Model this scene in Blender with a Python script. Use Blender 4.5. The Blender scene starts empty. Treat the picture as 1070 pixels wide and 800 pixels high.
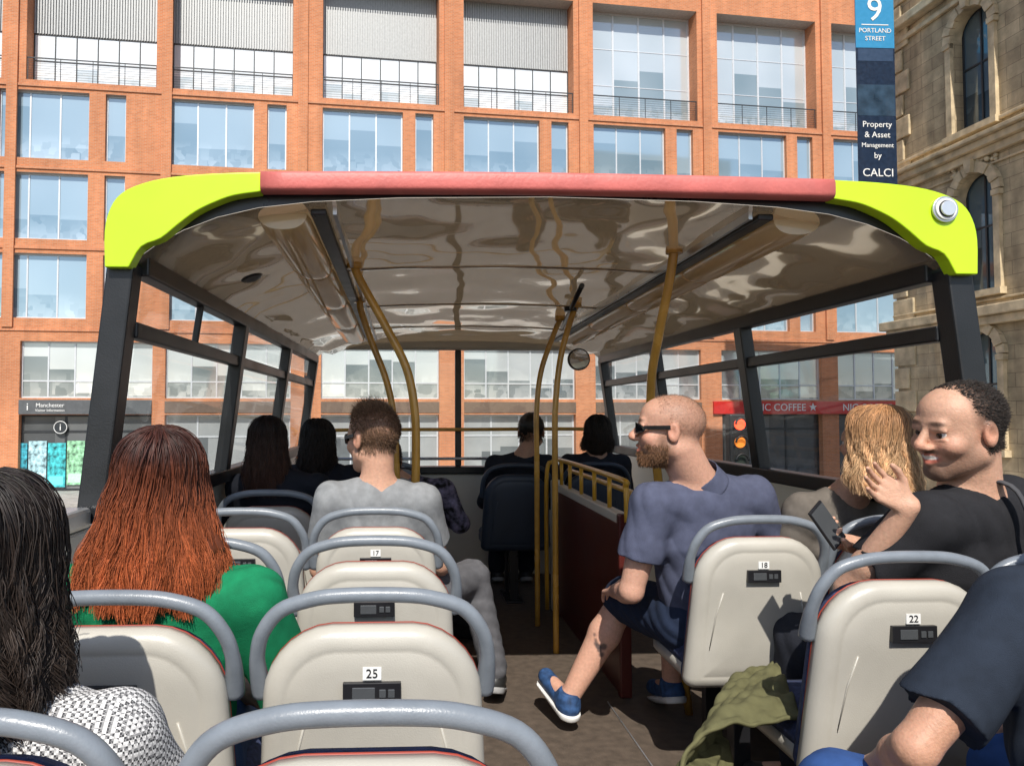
import bpy, math, random
import numpy as np
from mathutils import Vector, Matrix
random.seed(7); RNG=np.random.default_rng(7)
E=1.3; GZ=-2.6
scene=bpy.context.scene
# ------------------------------------------------------------------ basics
WM={}
def obj(name, data, M=None, parent=None):
    o=bpy.data.objects.new(name,data); scene.collection.objects.link(o)
    M=Matrix() if M is None else M
    o.matrix_basis=M; WM[o.name]=M.copy()
    if parent is not None:
        o.parent=parent; o.matrix_parent_inverse=WM[parent.name].inverted()
    return o
def thing(name,label,cat,loc,group=None,M=None):
    o=obj(name,None,M if M is not None else Matrix.Translation(loc)); o.empty_display_size=.1
    o["label"]=label; o["category"]=cat
    if group: o["group"]=group
    return o
# ------------------------------------------------------------------ materials
def newmat(name):
    m=bpy.data.materials.new(name); m.use_nodes=True
    nt=m.node_tree; b=nt.nodes["Principled BSDF"]; return m,nt,b
def mat(name,col,rough=.5,metal=0,var=.12,nscale=8,bump=0,bscale=60,coat=0,spec=.5,rvar=.1,sub=0):
    m,nt,b=newmat(name); N=nt.nodes; L=nt.links
    tc=N.new("ShaderNodeTexCoord")
    n=N.new("ShaderNodeTexNoise"); n.inputs["Scale"].default_value=nscale; n.inputs["Detail"].default_value=5
    L.new(tc.outputs["Object"],n.inputs["Vector"])
    r=N.new("ShaderNodeMapRange"); r.inputs["From Min"].default_value=.3; r.inputs["From Max"].default_value=.7
    r.inputs["To Min"].default_value=1-var; r.inputs["To Max"].default_value=1+var
    L.new(n.outputs["Fac"],r.inputs["Value"])
    mx=N.new("ShaderNodeVectorMath"); mx.operation='SCALE'; mx.inputs[0].default_value=col
    L.new(r.outputs["Result"],mx.inputs["Scale"]); L.new(mx.outputs["Vector"],b.inputs["Base Color"])
    r2=N.new("ShaderNodeMapRange"); r2.inputs["To Min"].default_value=max(.02,rough-rvar); r2.inputs["To Max"].default_value=min(1,rough+rvar)
    L.new(n.outputs["Fac"],r2.inputs["Value"]); L.new(r2.outputs["Result"],b.inputs["Roughness"])
    b.inputs["Metallic"].default_value=metal; b.inputs["Coat Weight"].default_value=coat
    b.inputs["Specular IOR Level"].default_value=spec
    if sub: b.inputs["Subsurface Weight"].default_value=sub; b.inputs["Subsurface Scale"].default_value=.01
    if bump:
        n2=N.new("ShaderNodeTexNoise"); n2.inputs["Scale"].default_value=bscale; n2.inputs["Detail"].default_value=4
        L.new(tc.outputs["Object"],n2.inputs["Vector"])
        bp=N.new("ShaderNodeBump"); bp.inputs["Strength"].default_value=bump; bp.inputs["Distance"].default_value=.01
        L.new(n2.outputs["Fac"],bp.inputs["Height"]); L.new(bp.outputs["Normal"],b.inputs["Normal"])
    return m
def attrmat(name,rough=.5,sub=0,nscale=120,var=.12,bump=.1,spec=.4):
    m=mat(name,(1,1,1),rough,0,var,nscale,bump,nscale*2,spec=spec,sub=sub)
    nt=m.node_tree; N=nt.nodes; L=nt.links
    a=N.new("ShaderNodeAttribute"); a.attribute_name="Col"
    sc=[n for n in N if n.bl_idname=="ShaderNodeVectorMath"][0]
    L.new(a.outputs["Color"],sc.inputs[0])
    return m
def brickmat(name,c1,c2,mortar,bw,bh,ms,bump=.5,nz=.4,rough=.85,var=.25):
    m,nt,b=newmat(name); N=nt.nodes; L=nt.links
    tc=N.new("ShaderNodeTexCoord"); sp=N.new("ShaderNodeSeparateXYZ"); cb=N.new("ShaderNodeCombineXYZ")
    L.new(tc.outputs["Object"],sp.inputs[0])
    ad=N.new("ShaderNodeMath"); ad.operation='ADD'; L.new(sp.outputs["X"],ad.inputs[0]); L.new(sp.outputs["Y"],ad.inputs[1])
    L.new(ad.outputs[0],cb.inputs["X"]); L.new(sp.outputs["Z"],cb.inputs["Y"])
    bt=N.new("ShaderNodeTexBrick"); bt.inputs["Scale"].default_value=1; bt.inputs["Brick Width"].default_value=bw
    bt.inputs["Row Height"].default_value=bh; bt.inputs["Mortar Size"].default_value=ms
    bt.inputs["Color1"].default_value=(*c1,1); bt.inputs["Color2"].default_value=(*c2,1); bt.inputs["Mortar"].default_value=(*mortar,1)
    L.new(cb.outputs[0],bt.inputs["Vector"])
    n=N.new("ShaderNodeTexNoise"); n.inputs["Scale"].default_value=nz; n.inputs["Detail"].default_value=8; n.inputs["Roughness"].default_value=.65
    L.new(tc.outputs["Object"],n.inputs["Vector"])
    r=N.new("ShaderNodeMapRange"); r.inputs["From Min"].default_value=.3; r.inputs["From Max"].default_value=.7
    r.inputs["To Min"].default_value=1-var; r.inputs["To Max"].default_value=1+var; L.new(n.outputs["Fac"],r.inputs["Value"])
    mp=N.new("ShaderNodeMapping"); mp.inputs["Scale"].default_value=(2.2,2.2,.12); L.new(tc.outputs["Object"],mp.inputs["Vector"])
    n3=N.new("ShaderNodeTexNoise"); n3.inputs["Scale"].default_value=1; n3.inputs["Detail"].default_value=6; L.new(mp.outputs[0],n3.inputs["Vector"])
    r3=N.new("ShaderNodeMapRange"); r3.inputs["From Min"].default_value=.35; r3.inputs["From Max"].default_value=.65; r3.inputs["To Min"].default_value=1-var*.8; r3.inputs["To Max"].default_value=1+var*.3; L.new(n3.outputs["Fac"],r3.inputs["Value"])
    mm=N.new("ShaderNodeMath"); mm.operation='MULTIPLY'; L.new(r.outputs[0],mm.inputs[0]); L.new(r3.outputs[0],mm.inputs[1])
    s=N.new("ShaderNodeVectorMath"); s.operation='SCALE'; L.new(bt.outputs["Color"],s.inputs[0]); L.new(mm.outputs[0],s.inputs["Scale"])
    L.new(s.outputs["Vector"],b.inputs["Base Color"]); b.inputs["Roughness"].default_value=rough
    bp=N.new("ShaderNodeBump"); bp.inputs["Strength"].default_value=bump; bp.inputs["Distance"].default_value=ms
    iv=N.new("ShaderNodeMath"); iv.operation='SUBTRACT'; iv.inputs[0].default_value=1; L.new(bt.outputs["Fac"],iv.inputs[1])
    L.new(iv.outputs[0],bp.inputs["Height"]); L.new(bp.outputs["Normal"],b.inputs["Normal"])
    return m
def officeglass(name,light,dark,pane,bias=.5,metal=.25,blind=1.6,nw=.25,nsc=.5):
    m,nt,b=newmat(name); N=nt.nodes; L=nt.links
    tc=N.new("ShaderNodeTexCoord"); oi=N.new("ShaderNodeObjectInfo")
    sp=N.new("ShaderNodeSeparateXYZ"); L.new(tc.outputs["Object"],sp.inputs[0])
    fx=N.new("ShaderNodeMath"); fx.operation='DIVIDE'; L.new(sp.outputs["X"],fx.inputs[0]); fx.inputs[1].default_value=pane
    fl=N.new("ShaderNodeMath"); fl.operation='FLOOR'; L.new(fx.outputs[0],fl.inputs[0])
    ad=N.new("ShaderNodeMath"); ad.operation='MULTIPLY_ADD'; L.new(oi.outputs["Random"],ad.inputs[0]); ad.inputs[1].default_value=97.3; L.new(fl.outputs[0],ad.inputs[2])
    wn=N.new("ShaderNodeTexWhiteNoise"); wn.noise_dimensions='1D'; L.new(ad.outputs[0],wn.inputs["W"])
    bh=N.new("ShaderNodeMath"); bh.operation='MULTIPLY'; L.new(wn.outputs["Value"],bh.inputs[0]); bh.inputs[1].default_value=blind
    gt=N.new("ShaderNodeMath"); gt.operation='GREATER_THAN'; L.new(sp.outputs["Z"],gt.inputs[0]); L.new(bh.outputs[0],gt.inputs[1])
    ns=N.new("ShaderNodeTexNoise"); ns.inputs["Scale"].default_value=nsc; ns.inputs["Detail"].default_value=1.5
    va=N.new("ShaderNodeVectorMath"); va.operation='ADD'; L.new(tc.outputs["Object"],va.inputs[0])
    cx=N.new("ShaderNodeCombineXYZ"); L.new(ad.outputs[0],cx.inputs["X"]); L.new(ad.outputs[0],cx.inputs["Z"]); L.new(cx.outputs[0],va.inputs[1])
    L.new(va.outputs[0],ns.inputs["Vector"])
    vo=N.new("ShaderNodeTexVoronoi"); vo.inputs["Scale"].default_value=2.6; vo.distance='CHEBYCHEV'; L.new(va.outputs[0],vo.inputs["Vector"])
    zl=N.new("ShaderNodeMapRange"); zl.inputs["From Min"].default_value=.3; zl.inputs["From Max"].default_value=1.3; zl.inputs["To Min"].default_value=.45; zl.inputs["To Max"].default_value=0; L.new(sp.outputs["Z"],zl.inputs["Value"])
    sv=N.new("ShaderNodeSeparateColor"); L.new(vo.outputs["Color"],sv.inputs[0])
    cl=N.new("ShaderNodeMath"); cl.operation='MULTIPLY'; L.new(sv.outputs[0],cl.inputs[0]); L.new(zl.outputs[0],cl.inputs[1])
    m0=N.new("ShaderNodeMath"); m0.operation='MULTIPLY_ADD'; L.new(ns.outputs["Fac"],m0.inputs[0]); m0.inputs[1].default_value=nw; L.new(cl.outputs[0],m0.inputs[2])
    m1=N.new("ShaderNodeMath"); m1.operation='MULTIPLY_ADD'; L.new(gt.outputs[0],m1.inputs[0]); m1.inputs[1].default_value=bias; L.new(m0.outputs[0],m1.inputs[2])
    mx=N.new("ShaderNodeMix"); mx.data_type='RGBA'; mx.inputs["A"].default_value=(*dark,1); mx.inputs["B"].default_value=(*light,1); mx.clamp_factor=True
    L.new(m1.outputs[0],mx.inputs["Factor"]); L.new(mx.outputs["Result"],b.inputs["Base Color"])
    b.inputs["Roughness"].default_value=.06; b.inputs["Metallic"].default_value=metal
    b.inputs["Coat Weight"].default_value=.5; b.inputs["Coat Roughness"].default_value=.03
    return m
def clearglass(name,tint=(.94,.96,.96),fac=.09):
    m=bpy.data.materials.new(name); m.use_nodes=True; nt=m.node_tree; N=nt.nodes; L=nt.links
    N.remove(N["Principled BSDF"]); out=N["Material Output"]
    t=N.new("ShaderNodeBsdfTransparent"); t.inputs[0].default_value=(*tint,1)
    g=N.new("ShaderNodeBsdfGlossy"); g.inputs["Roughness"].default_value=.03
    lw=N.new("ShaderNodeLayerWeight"); lw.inputs[0].default_value=.5
    pw=N.new("ShaderNodeMath"); pw.operation='POWER'; L.new(lw.outputs["Facing"],pw.inputs[0]); pw.inputs[1].default_value=5
    ma=N.new("ShaderNodeMath"); ma.operation='MULTIPLY_ADD'; L.new(pw.outputs[0],ma.inputs[0]); ma.inputs[1].default_value=.8; ma.inputs[2].default_value=.05
    mx=N.new("ShaderNodeMixShader"); L.new(ma.outputs[0],mx.inputs[0]); L.new(t.outputs[0],mx.inputs[1]); L.new(g.outputs[0],mx.inputs[2])
    d=N.new("ShaderNodeBsdfDiffuse"); d.inputs[0].default_value=(.6,.6,.58,1)
    n=N.new("ShaderNodeTexNoise"); n.inputs["Scale"].default_value=3; n.inputs["Detail"].default_value=6
    mr=N.new("ShaderNodeMapRange"); mr.inputs["To Min"].default_value=0; mr.inputs["To Max"].default_value=fac; L.new(n.outputs["Fac"],mr.inputs["Value"])
    m2=N.new("ShaderNodeMixShader"); L.new(mr.outputs[0],m2.inputs[0]); L.new(mx.outputs[0],m2.inputs[1]); L.new(d.outputs[0],m2.inputs[2])
    L.new(m2.outputs[0],out.inputs["Surface"]); return m
# ------------------------------------------------------------------ mesh builder
def catmull(pts,n=8):
    P=[np.array(p,float) for p in pts]; P=[2*P[0]-P[1]]+P+[2*P[-1]-P[-2]]; out=[]
    for i in range(1,len(P)-2):
        for k in range(n):
            t=k/n
            out.append(.5*((2*P[i])+(-P[i-1]+P[i+1])*t+(2*P[i-1]-5*P[i]+4*P[i+1]-P[i+2])*t*t+(-P[i-1]+3*P[i]-3*P[i+1]+P[i+2])*t**3))
    out.append(P[-2]); return out
class MB:
    def __init__(s): s.v=[]; s.f=[]; s.m=[]; s.sm=[]; s.mats=[]
    def mi(s,m):
        if m not in s.mats: s.mats.append(m)
        return s.mats.index(m)
    def add(s,vs,fs,m,smooth=False,M=None):
        o=len(s.v); i=s.mi(m)
        for p in vs:
            p=Vector(p); s.v.append(tuple(M@p) if M is not None else tuple(p))
        for f in fs: s.f.append([o+k for k in f]); s.m.append(i); s.sm.append(smooth)
        return s
    def box(s,lo,hi,m,M=None):
        x0,y0,z0=lo; x1,y1,z1=hi
        v=[(x0,y0,z0),(x1,y0,z0),(x1,y1,z0),(x0,y1,z0),(x0,y0,z1),(x1,y0,z1),(x1,y1,z1),(x0,y1,z1)]
        return s.add(v,[(0,3,2,1),(4,5,6,7),(0,1,5,4),(1,2,6,5),(2,3,7,6),(3,0,4,7)],m,False,M)
    def beam(s,a,b,w,h,m,up=(0,0,1)):
        a=Vector(a); b=Vector(b); d=(b-a).normalized(); u=Vector(up)
        if abs(d.dot(u))>.95: u=Vector((0,1,0))
        r=d.cross(u).normalized(); u=r.cross(d)
        v=[]
        for c in (a,b):
            for sx,sy in((-1,-1),(1,-1),(1,1),(-1,1)): v.append(c+r*sx*w/2+u*sy*h/2)
        return s.add(v,[(0,1,2,3),(7,6,5,4),(0,4,5,1),(1,5,6,2),(2,6,7,3),(3,7,4,0)],m)
    def tube(s,path,r,m,n=12,caps=True,flat=1):
        P=[Vector(p) for p in path]; R=r if hasattr(r,'__len__') else [r]*len(P)
        prev=None; vs=[]
        for i,p in enumerate(P):
            t=(P[min(i+1,len(P)-1)]-P[max(i-1,0)]).normalized()
            if prev is None: prev=t.orthogonal().normalized()
            prev=(prev-t*prev.dot(t)).normalized(); w=t.cross(prev)
            for k in range(n):
                a=2*math.pi*k/n; vs.append(p+prev*math.cos(a)*R[i]+w*math.sin(a)*R[i]*flat)
        fs=[]
        for i in range(len(P)-1):
            for k in range(n): fs.append((i*n+k,i*n+(k+1)%n,(i+1)*n+(k+1)%n,(i+1)*n+k))
        s.add(vs,fs,m,True)
        if caps:
            o=len(s.v)-len(vs); i=s.mi(m)
            s.f.append([o+k for k in range(n)][::-1]); s.m.append(i); s.sm.append(False)
            s.f.append([o+(len(P)-1)*n+k for k in range(n)]); s.m.append(i); s.sm.append(False)
        return s
    def loft(s,rings,m,smooth=True,closed=True,cap0=True,cap1=True):
        n=len(rings[0]); vs=[p for r in rings for p in r]; fs=[]
        for i in range(len(rings)-1):
            for k in range(n if closed else n-1): fs.append((i*n+k,i*n+(k+1)%n,(i+1)*n+(k+1)%n,(i+1)*n+k))
        s.add(vs,fs,m,smooth); o=len(s.v)-len(vs); i=s.mi(m)
        if cap0: s.f.append([o+k for k in range(n)][::-1]); s.m.append(i); s.sm.append(smooth)
        if cap1: s.f.append([o+(len(rings)-1)*n+k for k in range(n)]); s.m.append(i); s.sm.append(smooth)
        return s
    def disc(s,c,r,m,axis='Y',n=24,depth=.01,dirn=-1):
        a=Vector(c); d=Vector((0,dirn*depth,0)) if axis=='Y' else (Vector((dirn*depth,0,0)) if axis=='X' else Vector((0,0,dirn*depth)))
        return s.tube([a,a+d],r,m,n)
    def mesh(s,me,m,M):
        vs=[v.co.copy() for v in me.vertices]; return s.add(vs,[tuple(p.vertices) for p in me.polygons],m,False,M)
    def build(s,name,M=None,parent=None,bevel=0,seg=2):
        me=bpy.data.meshes.new(name); me.from_pydata(s.v,[],s.f); me.update()
        for m in s.mats: me.materials.append(m)
        me.polygons.foreach_set("material_index",s.m); me.polygons.foreach_set("use_smooth",s.sm)
        o=obj(name,me,M,parent)
        if bevel:
            b=o.modifiers.new("bevel",'BEVEL'); b.width=bevel; b.segments=seg; b.limit_method='ANGLE'; b.angle_limit=math.radians(40)
        return o
def textmesh(txt,size,ext=.002,align='CENTER'):
    c=bpy.data.curves.new("t",'FONT'); c.body=txt; c.size=size; c.extrude=ext; c.align_x=align; c.align_y='CENTER'; c.resolution_u=3
    o=bpy.data.objects.new("t",c); scene.collection.objects.link(o)
    dg=bpy.context.evaluated_depsgraph_get(); dg.update()
    me=bpy.data.meshes.new_from_object(o.evaluated_get(dg)); bpy.data.objects.remove(o); return me
RX90=Matrix.Rotation(math.pi/2,4,'X')
# ------------------------------------------------------------------ SDF engine
def cone(a,b,ra,rb,k=.02,u=None,s=1.,op='add'): return dict(t='c',a=np.array(a,float),b=np.array(b,float),ra=ra,rb=rb,k=k,u=u,s=s,op=op)
def ell(c,R,rad,k=.01,op='add'): return dict(t='e',c=np.array(c,float),R=np.array(R,float),rad=np.array(rad,float),k=k,op=op)
def plane(p,n,c=None,r=None): return dict(t='p',p=np.array(p,float),n=np.array(n,float)/np.linalg.norm(n),c=c,r=r,op='cut')
def bounds(p):
    if p['t']=='c':
        r=max(p['ra'],p['rb'])*max(1,p['s']); return np.minimum(p['a'],p['b'])-r,np.maximum(p['a'],p['b'])+r
    if p['t']=='e': r=p['rad'].max(); return p['c']-r,p['c']+r
def sdf_mesh(prims,h,noise=None):
    bs=[bounds(p) for p in prims if p['op']=='add']
    lo=np.min([b[0] for b in bs],0)-4*h; hi=np.max([b[1] for b in bs],0)+4*h
    n=np.ceil((hi-lo)/h).astype(int)+1
    ax=[(lo[i]+h*np.arange(n[i])).astype(np.float32) for i in range(3)]
    v=np.full(tuple(n),.12,np.float32)
    for p in prims:
        if p['t']=='p':
            if p['c'] is not None: b0,b1=np.array(p['c'])-p['r'],np.array(p['c'])+p['r']
            else: b0,b1=lo,hi
            m=0
        else: b0,b1=bounds(p); m=p['k']+3*h
        i0=np.clip(np.floor((b0-m-lo)/h).astype(int),0,n-1); i1=np.clip(np.ceil((b1+m-lo)/h).astype(int)+1,1,n)
        if (i1<=i0).any(): continue
        sl=tuple(slice(i0[i],i1[i]) for i in range(3))
        X=ax[0][sl[0]][:,None,None]; Y=ax[1][sl[1]][None,:,None]; Z=ax[2][sl[2]][None,None,:]
        if p['t']=='c':
            a=p['a'];ba=p['b']-a; L2=max(ba@ba,1e-12)
            x=X-np.float32(a[0]);y=Y-np.float32(a[1]);z=Z-np.float32(a[2])
            t=np.clip((x*ba[0]+y*ba[1]+z*ba[2])/L2,0,1).astype(np.float32)
            qx=x-t*ba[0];qy=y-t*ba[1];qz=z-t*ba[2]
            if p['u'] is not None:
                u=p['u']; w=(1/p['s']-1)*(qx*u[0]+qy*u[1]+qz*u[2]); qx=qx+w*u[0];qy=qy+w*u[1];qz=qz+w*u[2]
            d=np.sqrt(qx*qx+qy*qy+qz*qz)-(p['ra']+(p['rb']-p['ra'])*t)
        elif p['t']=='e':
            c=p['c'];R=p['R'];x=X-np.float32(c[0]);y=Y-np.float32(c[1]);z=Z-np.float32(c[2])
            q=[(x*R[0,j]+y*R[1,j]+z*R[2,j]) for j in range(3)]; r=p['rad']
            k0=np.sqrt((q[0]/r[0])**2+(q[1]/r[1])**2+(q[2]/r[2])**2); k1=np.sqrt((q[0]/r[0]**2)**2+(q[1]/r[1]**2)**2+(q[2]/r[2]**2)**2)
            d=k0*(k0-1)/np.maximum(k1,1e-6)
        else:
            d=(X-p['p'][0])*p['n'][0]+(Y-p['p'][1])*p['n'][1]+(Z-p['p'][2])*p['n'][2]
            v[sl]=np.maximum(v[sl],d.astype(np.float32)); continue
        V=v[sl]; k=p['k']
        if p['op']=='add':
            g=np.clip(.5+.5*(V-d)/k,0,1); v[sl]=V*(1-g)+d*g-k*g*(1-g)
        else:
            d=-d; g=np.clip(.5-.5*(V-d)/k,0,1); v[sl]=V*(1-g)+d*g+k*g*(1-g)
    if noise is not None:
        i=np.nonzero(np.abs(v)<.03); P=np.stack([ax[k][i[k]] for k in range(3)],1); v[i]+=noise(P).astype(np.float32)
    s=v<0; c=[k-1 for k in v.shape]
    cnt=np.zeros(c,np.int8)
    for a in (0,1):
        for b in (0,1):
            for d in (0,1): cnt+=s[a:a+c[0],b:b+c[1],d:d+c[2]]
    act=(cnt>0)&(cnt<8); idx=np.full(c,-1,np.int32); ai=np.argwhere(act); idx[act]=np.arange(len(ai))
    pos=np.zeros((len(ai),3)); num=np.zeros(len(ai))
    cs=[(a,b,d) for a in(0,1) for b in(0,1) for d in(0,1)]
    for p0 in cs:
        for k in range(3):
            if p0[k]==0:
                p1=list(p0);p1[k]=1
                va=v[ai[:,0]+p0[0],ai[:,1]+p0[1],ai[:,2]+p0[2]];vb=v[ai[:,0]+p1[0],ai[:,1]+p1[1],ai[:,2]+p1[2]]
                cr=(va<0)!=(vb<0); t=va[cr]/(va[cr]-vb[cr]); pp=np.tile(np.array(p0,float),(cr.sum(),1)); pp[:,k]+=t
                pos[cr]+=pp; num[cr]+=1
    V=lo+(ai+pos/num[:,None])*h
    F=[]
    for k in range(3):
        a1,a2=(k+1)%3,(k+2)%3
        s0=[slice(None)]*3;s1=[slice(None)]*3; s0[k]=slice(0,-1);s1[k]=slice(1,None)
        ch=s[tuple(s0)]!=s[tuple(s1)]; e=np.argwhere(ch)
        e=e[(e[:,a1]>0)&(e[:,a2]>0)&(e[:,a1]<c[a1])&(e[:,a2]<c[a2])]
        def ci(d1,d2):
            q=e.copy(); q[:,a1]-=d1;q[:,a2]-=d2; return idx[q[:,0],q[:,1],q[:,2]]
        f=np.stack([ci(1,1),ci(0,1),ci(0,0),ci(1,0)],1)
        ins=s[e[:,0],e[:,1],e[:,2]]; f[~ins]=f[~ins][:,::-1]; F.append(f)
    F=np.concatenate(F); F=F[(F>=0).all(1)]
    for _ in range(2):
        acc=np.zeros_like(V); w=np.zeros(len(V))
        for k in range(4):
            np.add.at(acc,F[:,k],V[F[:,(k+1)%4]]+V[F[:,(k+3)%4]]); np.add.at(w,F[:,k],2)
        w[w==0]=1; V=V*.6+.4*acc/w[:,None]
    return V,F
def np_mesh(name,V,F,cols=None):
    me=bpy.data.meshes.new(name); F=np.ascontiguousarray(F,dtype=np.int32); q=F.shape[1]
    me.vertices.add(len(V)); me.vertices.foreach_set('co',np.ascontiguousarray(V,dtype=np.float32).ravel())
    me.loops.add(F.size); me.loops.foreach_set('vertex_index',F.ravel())
    me.polygons.add(len(F)); me.polygons.foreach_set('loop_start',np.arange(0,F.size,q,dtype=np.int32))
    me.update(calc_edges=True); me.polygons.foreach_set('use_smooth',np.ones(len(F),bool))
    if cols is not None:
        ca=me.color_attributes.new("Col",'FLOAT_COLOR','POINT')
        ca.data.foreach_set('color',np.concatenate([cols,np.ones((len(cols),1))],1).astype(np.float32).ravel())
    return me
def strands(P,rad,C):
    n,m,_=P.shape; T=np.gradient(P,axis=1); T/=np.linalg.norm(T,axis=2,keepdims=True)+1e-9
    ref=np.array([.3,.2,.93])+RNG.normal(0,.3,(n,1,3)); U=np.cross(T,ref); U/=np.linalg.norm(U,axis=2,keepdims=True)+1e-9; Wv=np.cross(T,U)
    prof=np.linspace(1,.35,m)[None,:,None]*(rad if np.isscalar(rad) else rad[:,None,None]); V=[]
    for k in range(3):
        a=2*math.pi*k/3; V.append(P+prof*(math.cos(a)*U+math.sin(a)*Wv))
    V=np.stack(V,2).reshape(-1,3)
    base=(np.arange(n)[:,None]*m+np.arange(m-1)[None,:]).ravel()*3; F=[]
    for k in range(3): F.append(np.stack([base+k,base+(k+1)%3,base+3+(k+1)%3,base+3+k],1))
    return V,np.concatenate(F),np.repeat(C.reshape(-1,3),3,0)
def wrinkle(amp=.004,f=28,seed=0):
    r=np.random.default_rng(seed); D=r.normal(0,1,(5,3)); D/=np.linalg.norm(D,axis=1,keepdims=True); ph=r.uniform(0,6,5)
    def g(P):
        w=np.sin(P@D[0]*f*.5+ph[0])*1.6; a=np.sin(P@D[1]*f+w+ph[1]); b=np.sin(P@D[2]*f*1.7+w*1.3+ph[2]); c=np.sin(P@D[3]*f*.6+a)
        return amp*(.4*a+.55*(1-np.abs(b)*2)*.7+.3*c)
    return g
# ------------------------------------------------------------------ people
M_skin=attrmat("skin",.50,.12,90,.09,.18,.35)
M_hair=attrmat("hair_fibres",.50,0,60,.15,.0,.45)
M_lensd=mat("dark_lens",(.01,.01,.012),.08,coat=1)
M_eye=mat("eye_white",(.60,.55,.51),.15,var=.03); M_iris=mat("iris",(.03,.015,.01),.1)
def Rz(a): a=math.radians(a); return np.array([[math.cos(a),-math.sin(a),0],[math.sin(a),math.cos(a),0],[0,0,1]])
def Rx(a): a=math.radians(a); return np.array([[1,0,0],[0,math.cos(a),-math.sin(a)],[0,math.sin(a),math.cos(a)]])
def Ry(a): a=math.radians(a); return np.array([[math.cos(a),0,math.sin(a)],[0,1,0],[-math.sin(a),0,math.cos(a)]])
def nrm(v): v=np.array(v,float); return v/np.linalg.norm(v)
def hand_prims(w,d,pn,side,curl=.5,sc=1.,spread=1.,thumb=.7):
    d=nrm(d); side=nrm(side-d*(side@d)); pn=nrm(pn-d*(pn@d)-side*(pn@side)); out=[]
    offs=[.033,.011,-.011,-.031]; Ls=[.072,.080,.074,.058]; kb=[.088,.092,.088,.080]
    for i in range(4):
        kn=w+(d*kb[i]+side*offs[i])*sc
        out.append(cone(w+side*offs[i]*.5*sc,kn,.015*sc,.0115*sc,.012))
        dd=nrm(d+side*offs[i]*4*spread*.5); p=kn; c=curl*(.5+.1*i)
        for j,fr in enumerate((.45,.3,.25)):
            dj=math.cos(c)*dd+math.sin(c)*pn; q=p+dj*Ls[i]*fr*sc; r0=.0092-.001*j
            out.append(cone(p,q,r0*sc,(r0-.001)*sc,.003)); p=q; c+=curl*.8
    t0=w+(d*.022+side*.018)*sc; t1=t0+(d*.035+side*.028*thumb/.7+pn*.01)*sc; t2=t1+(d*.032+side*.010+pn*.012)*sc; t3=t2+(d*.024+pn*.010)*sc
    out+= [cone(t0,t1,.015*sc,.012*sc,.012),cone(t1,t2,.011*sc,.010*sc,.004),cone(t2,t3,.010*sc,.008*sc,.004)]
    return out
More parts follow.
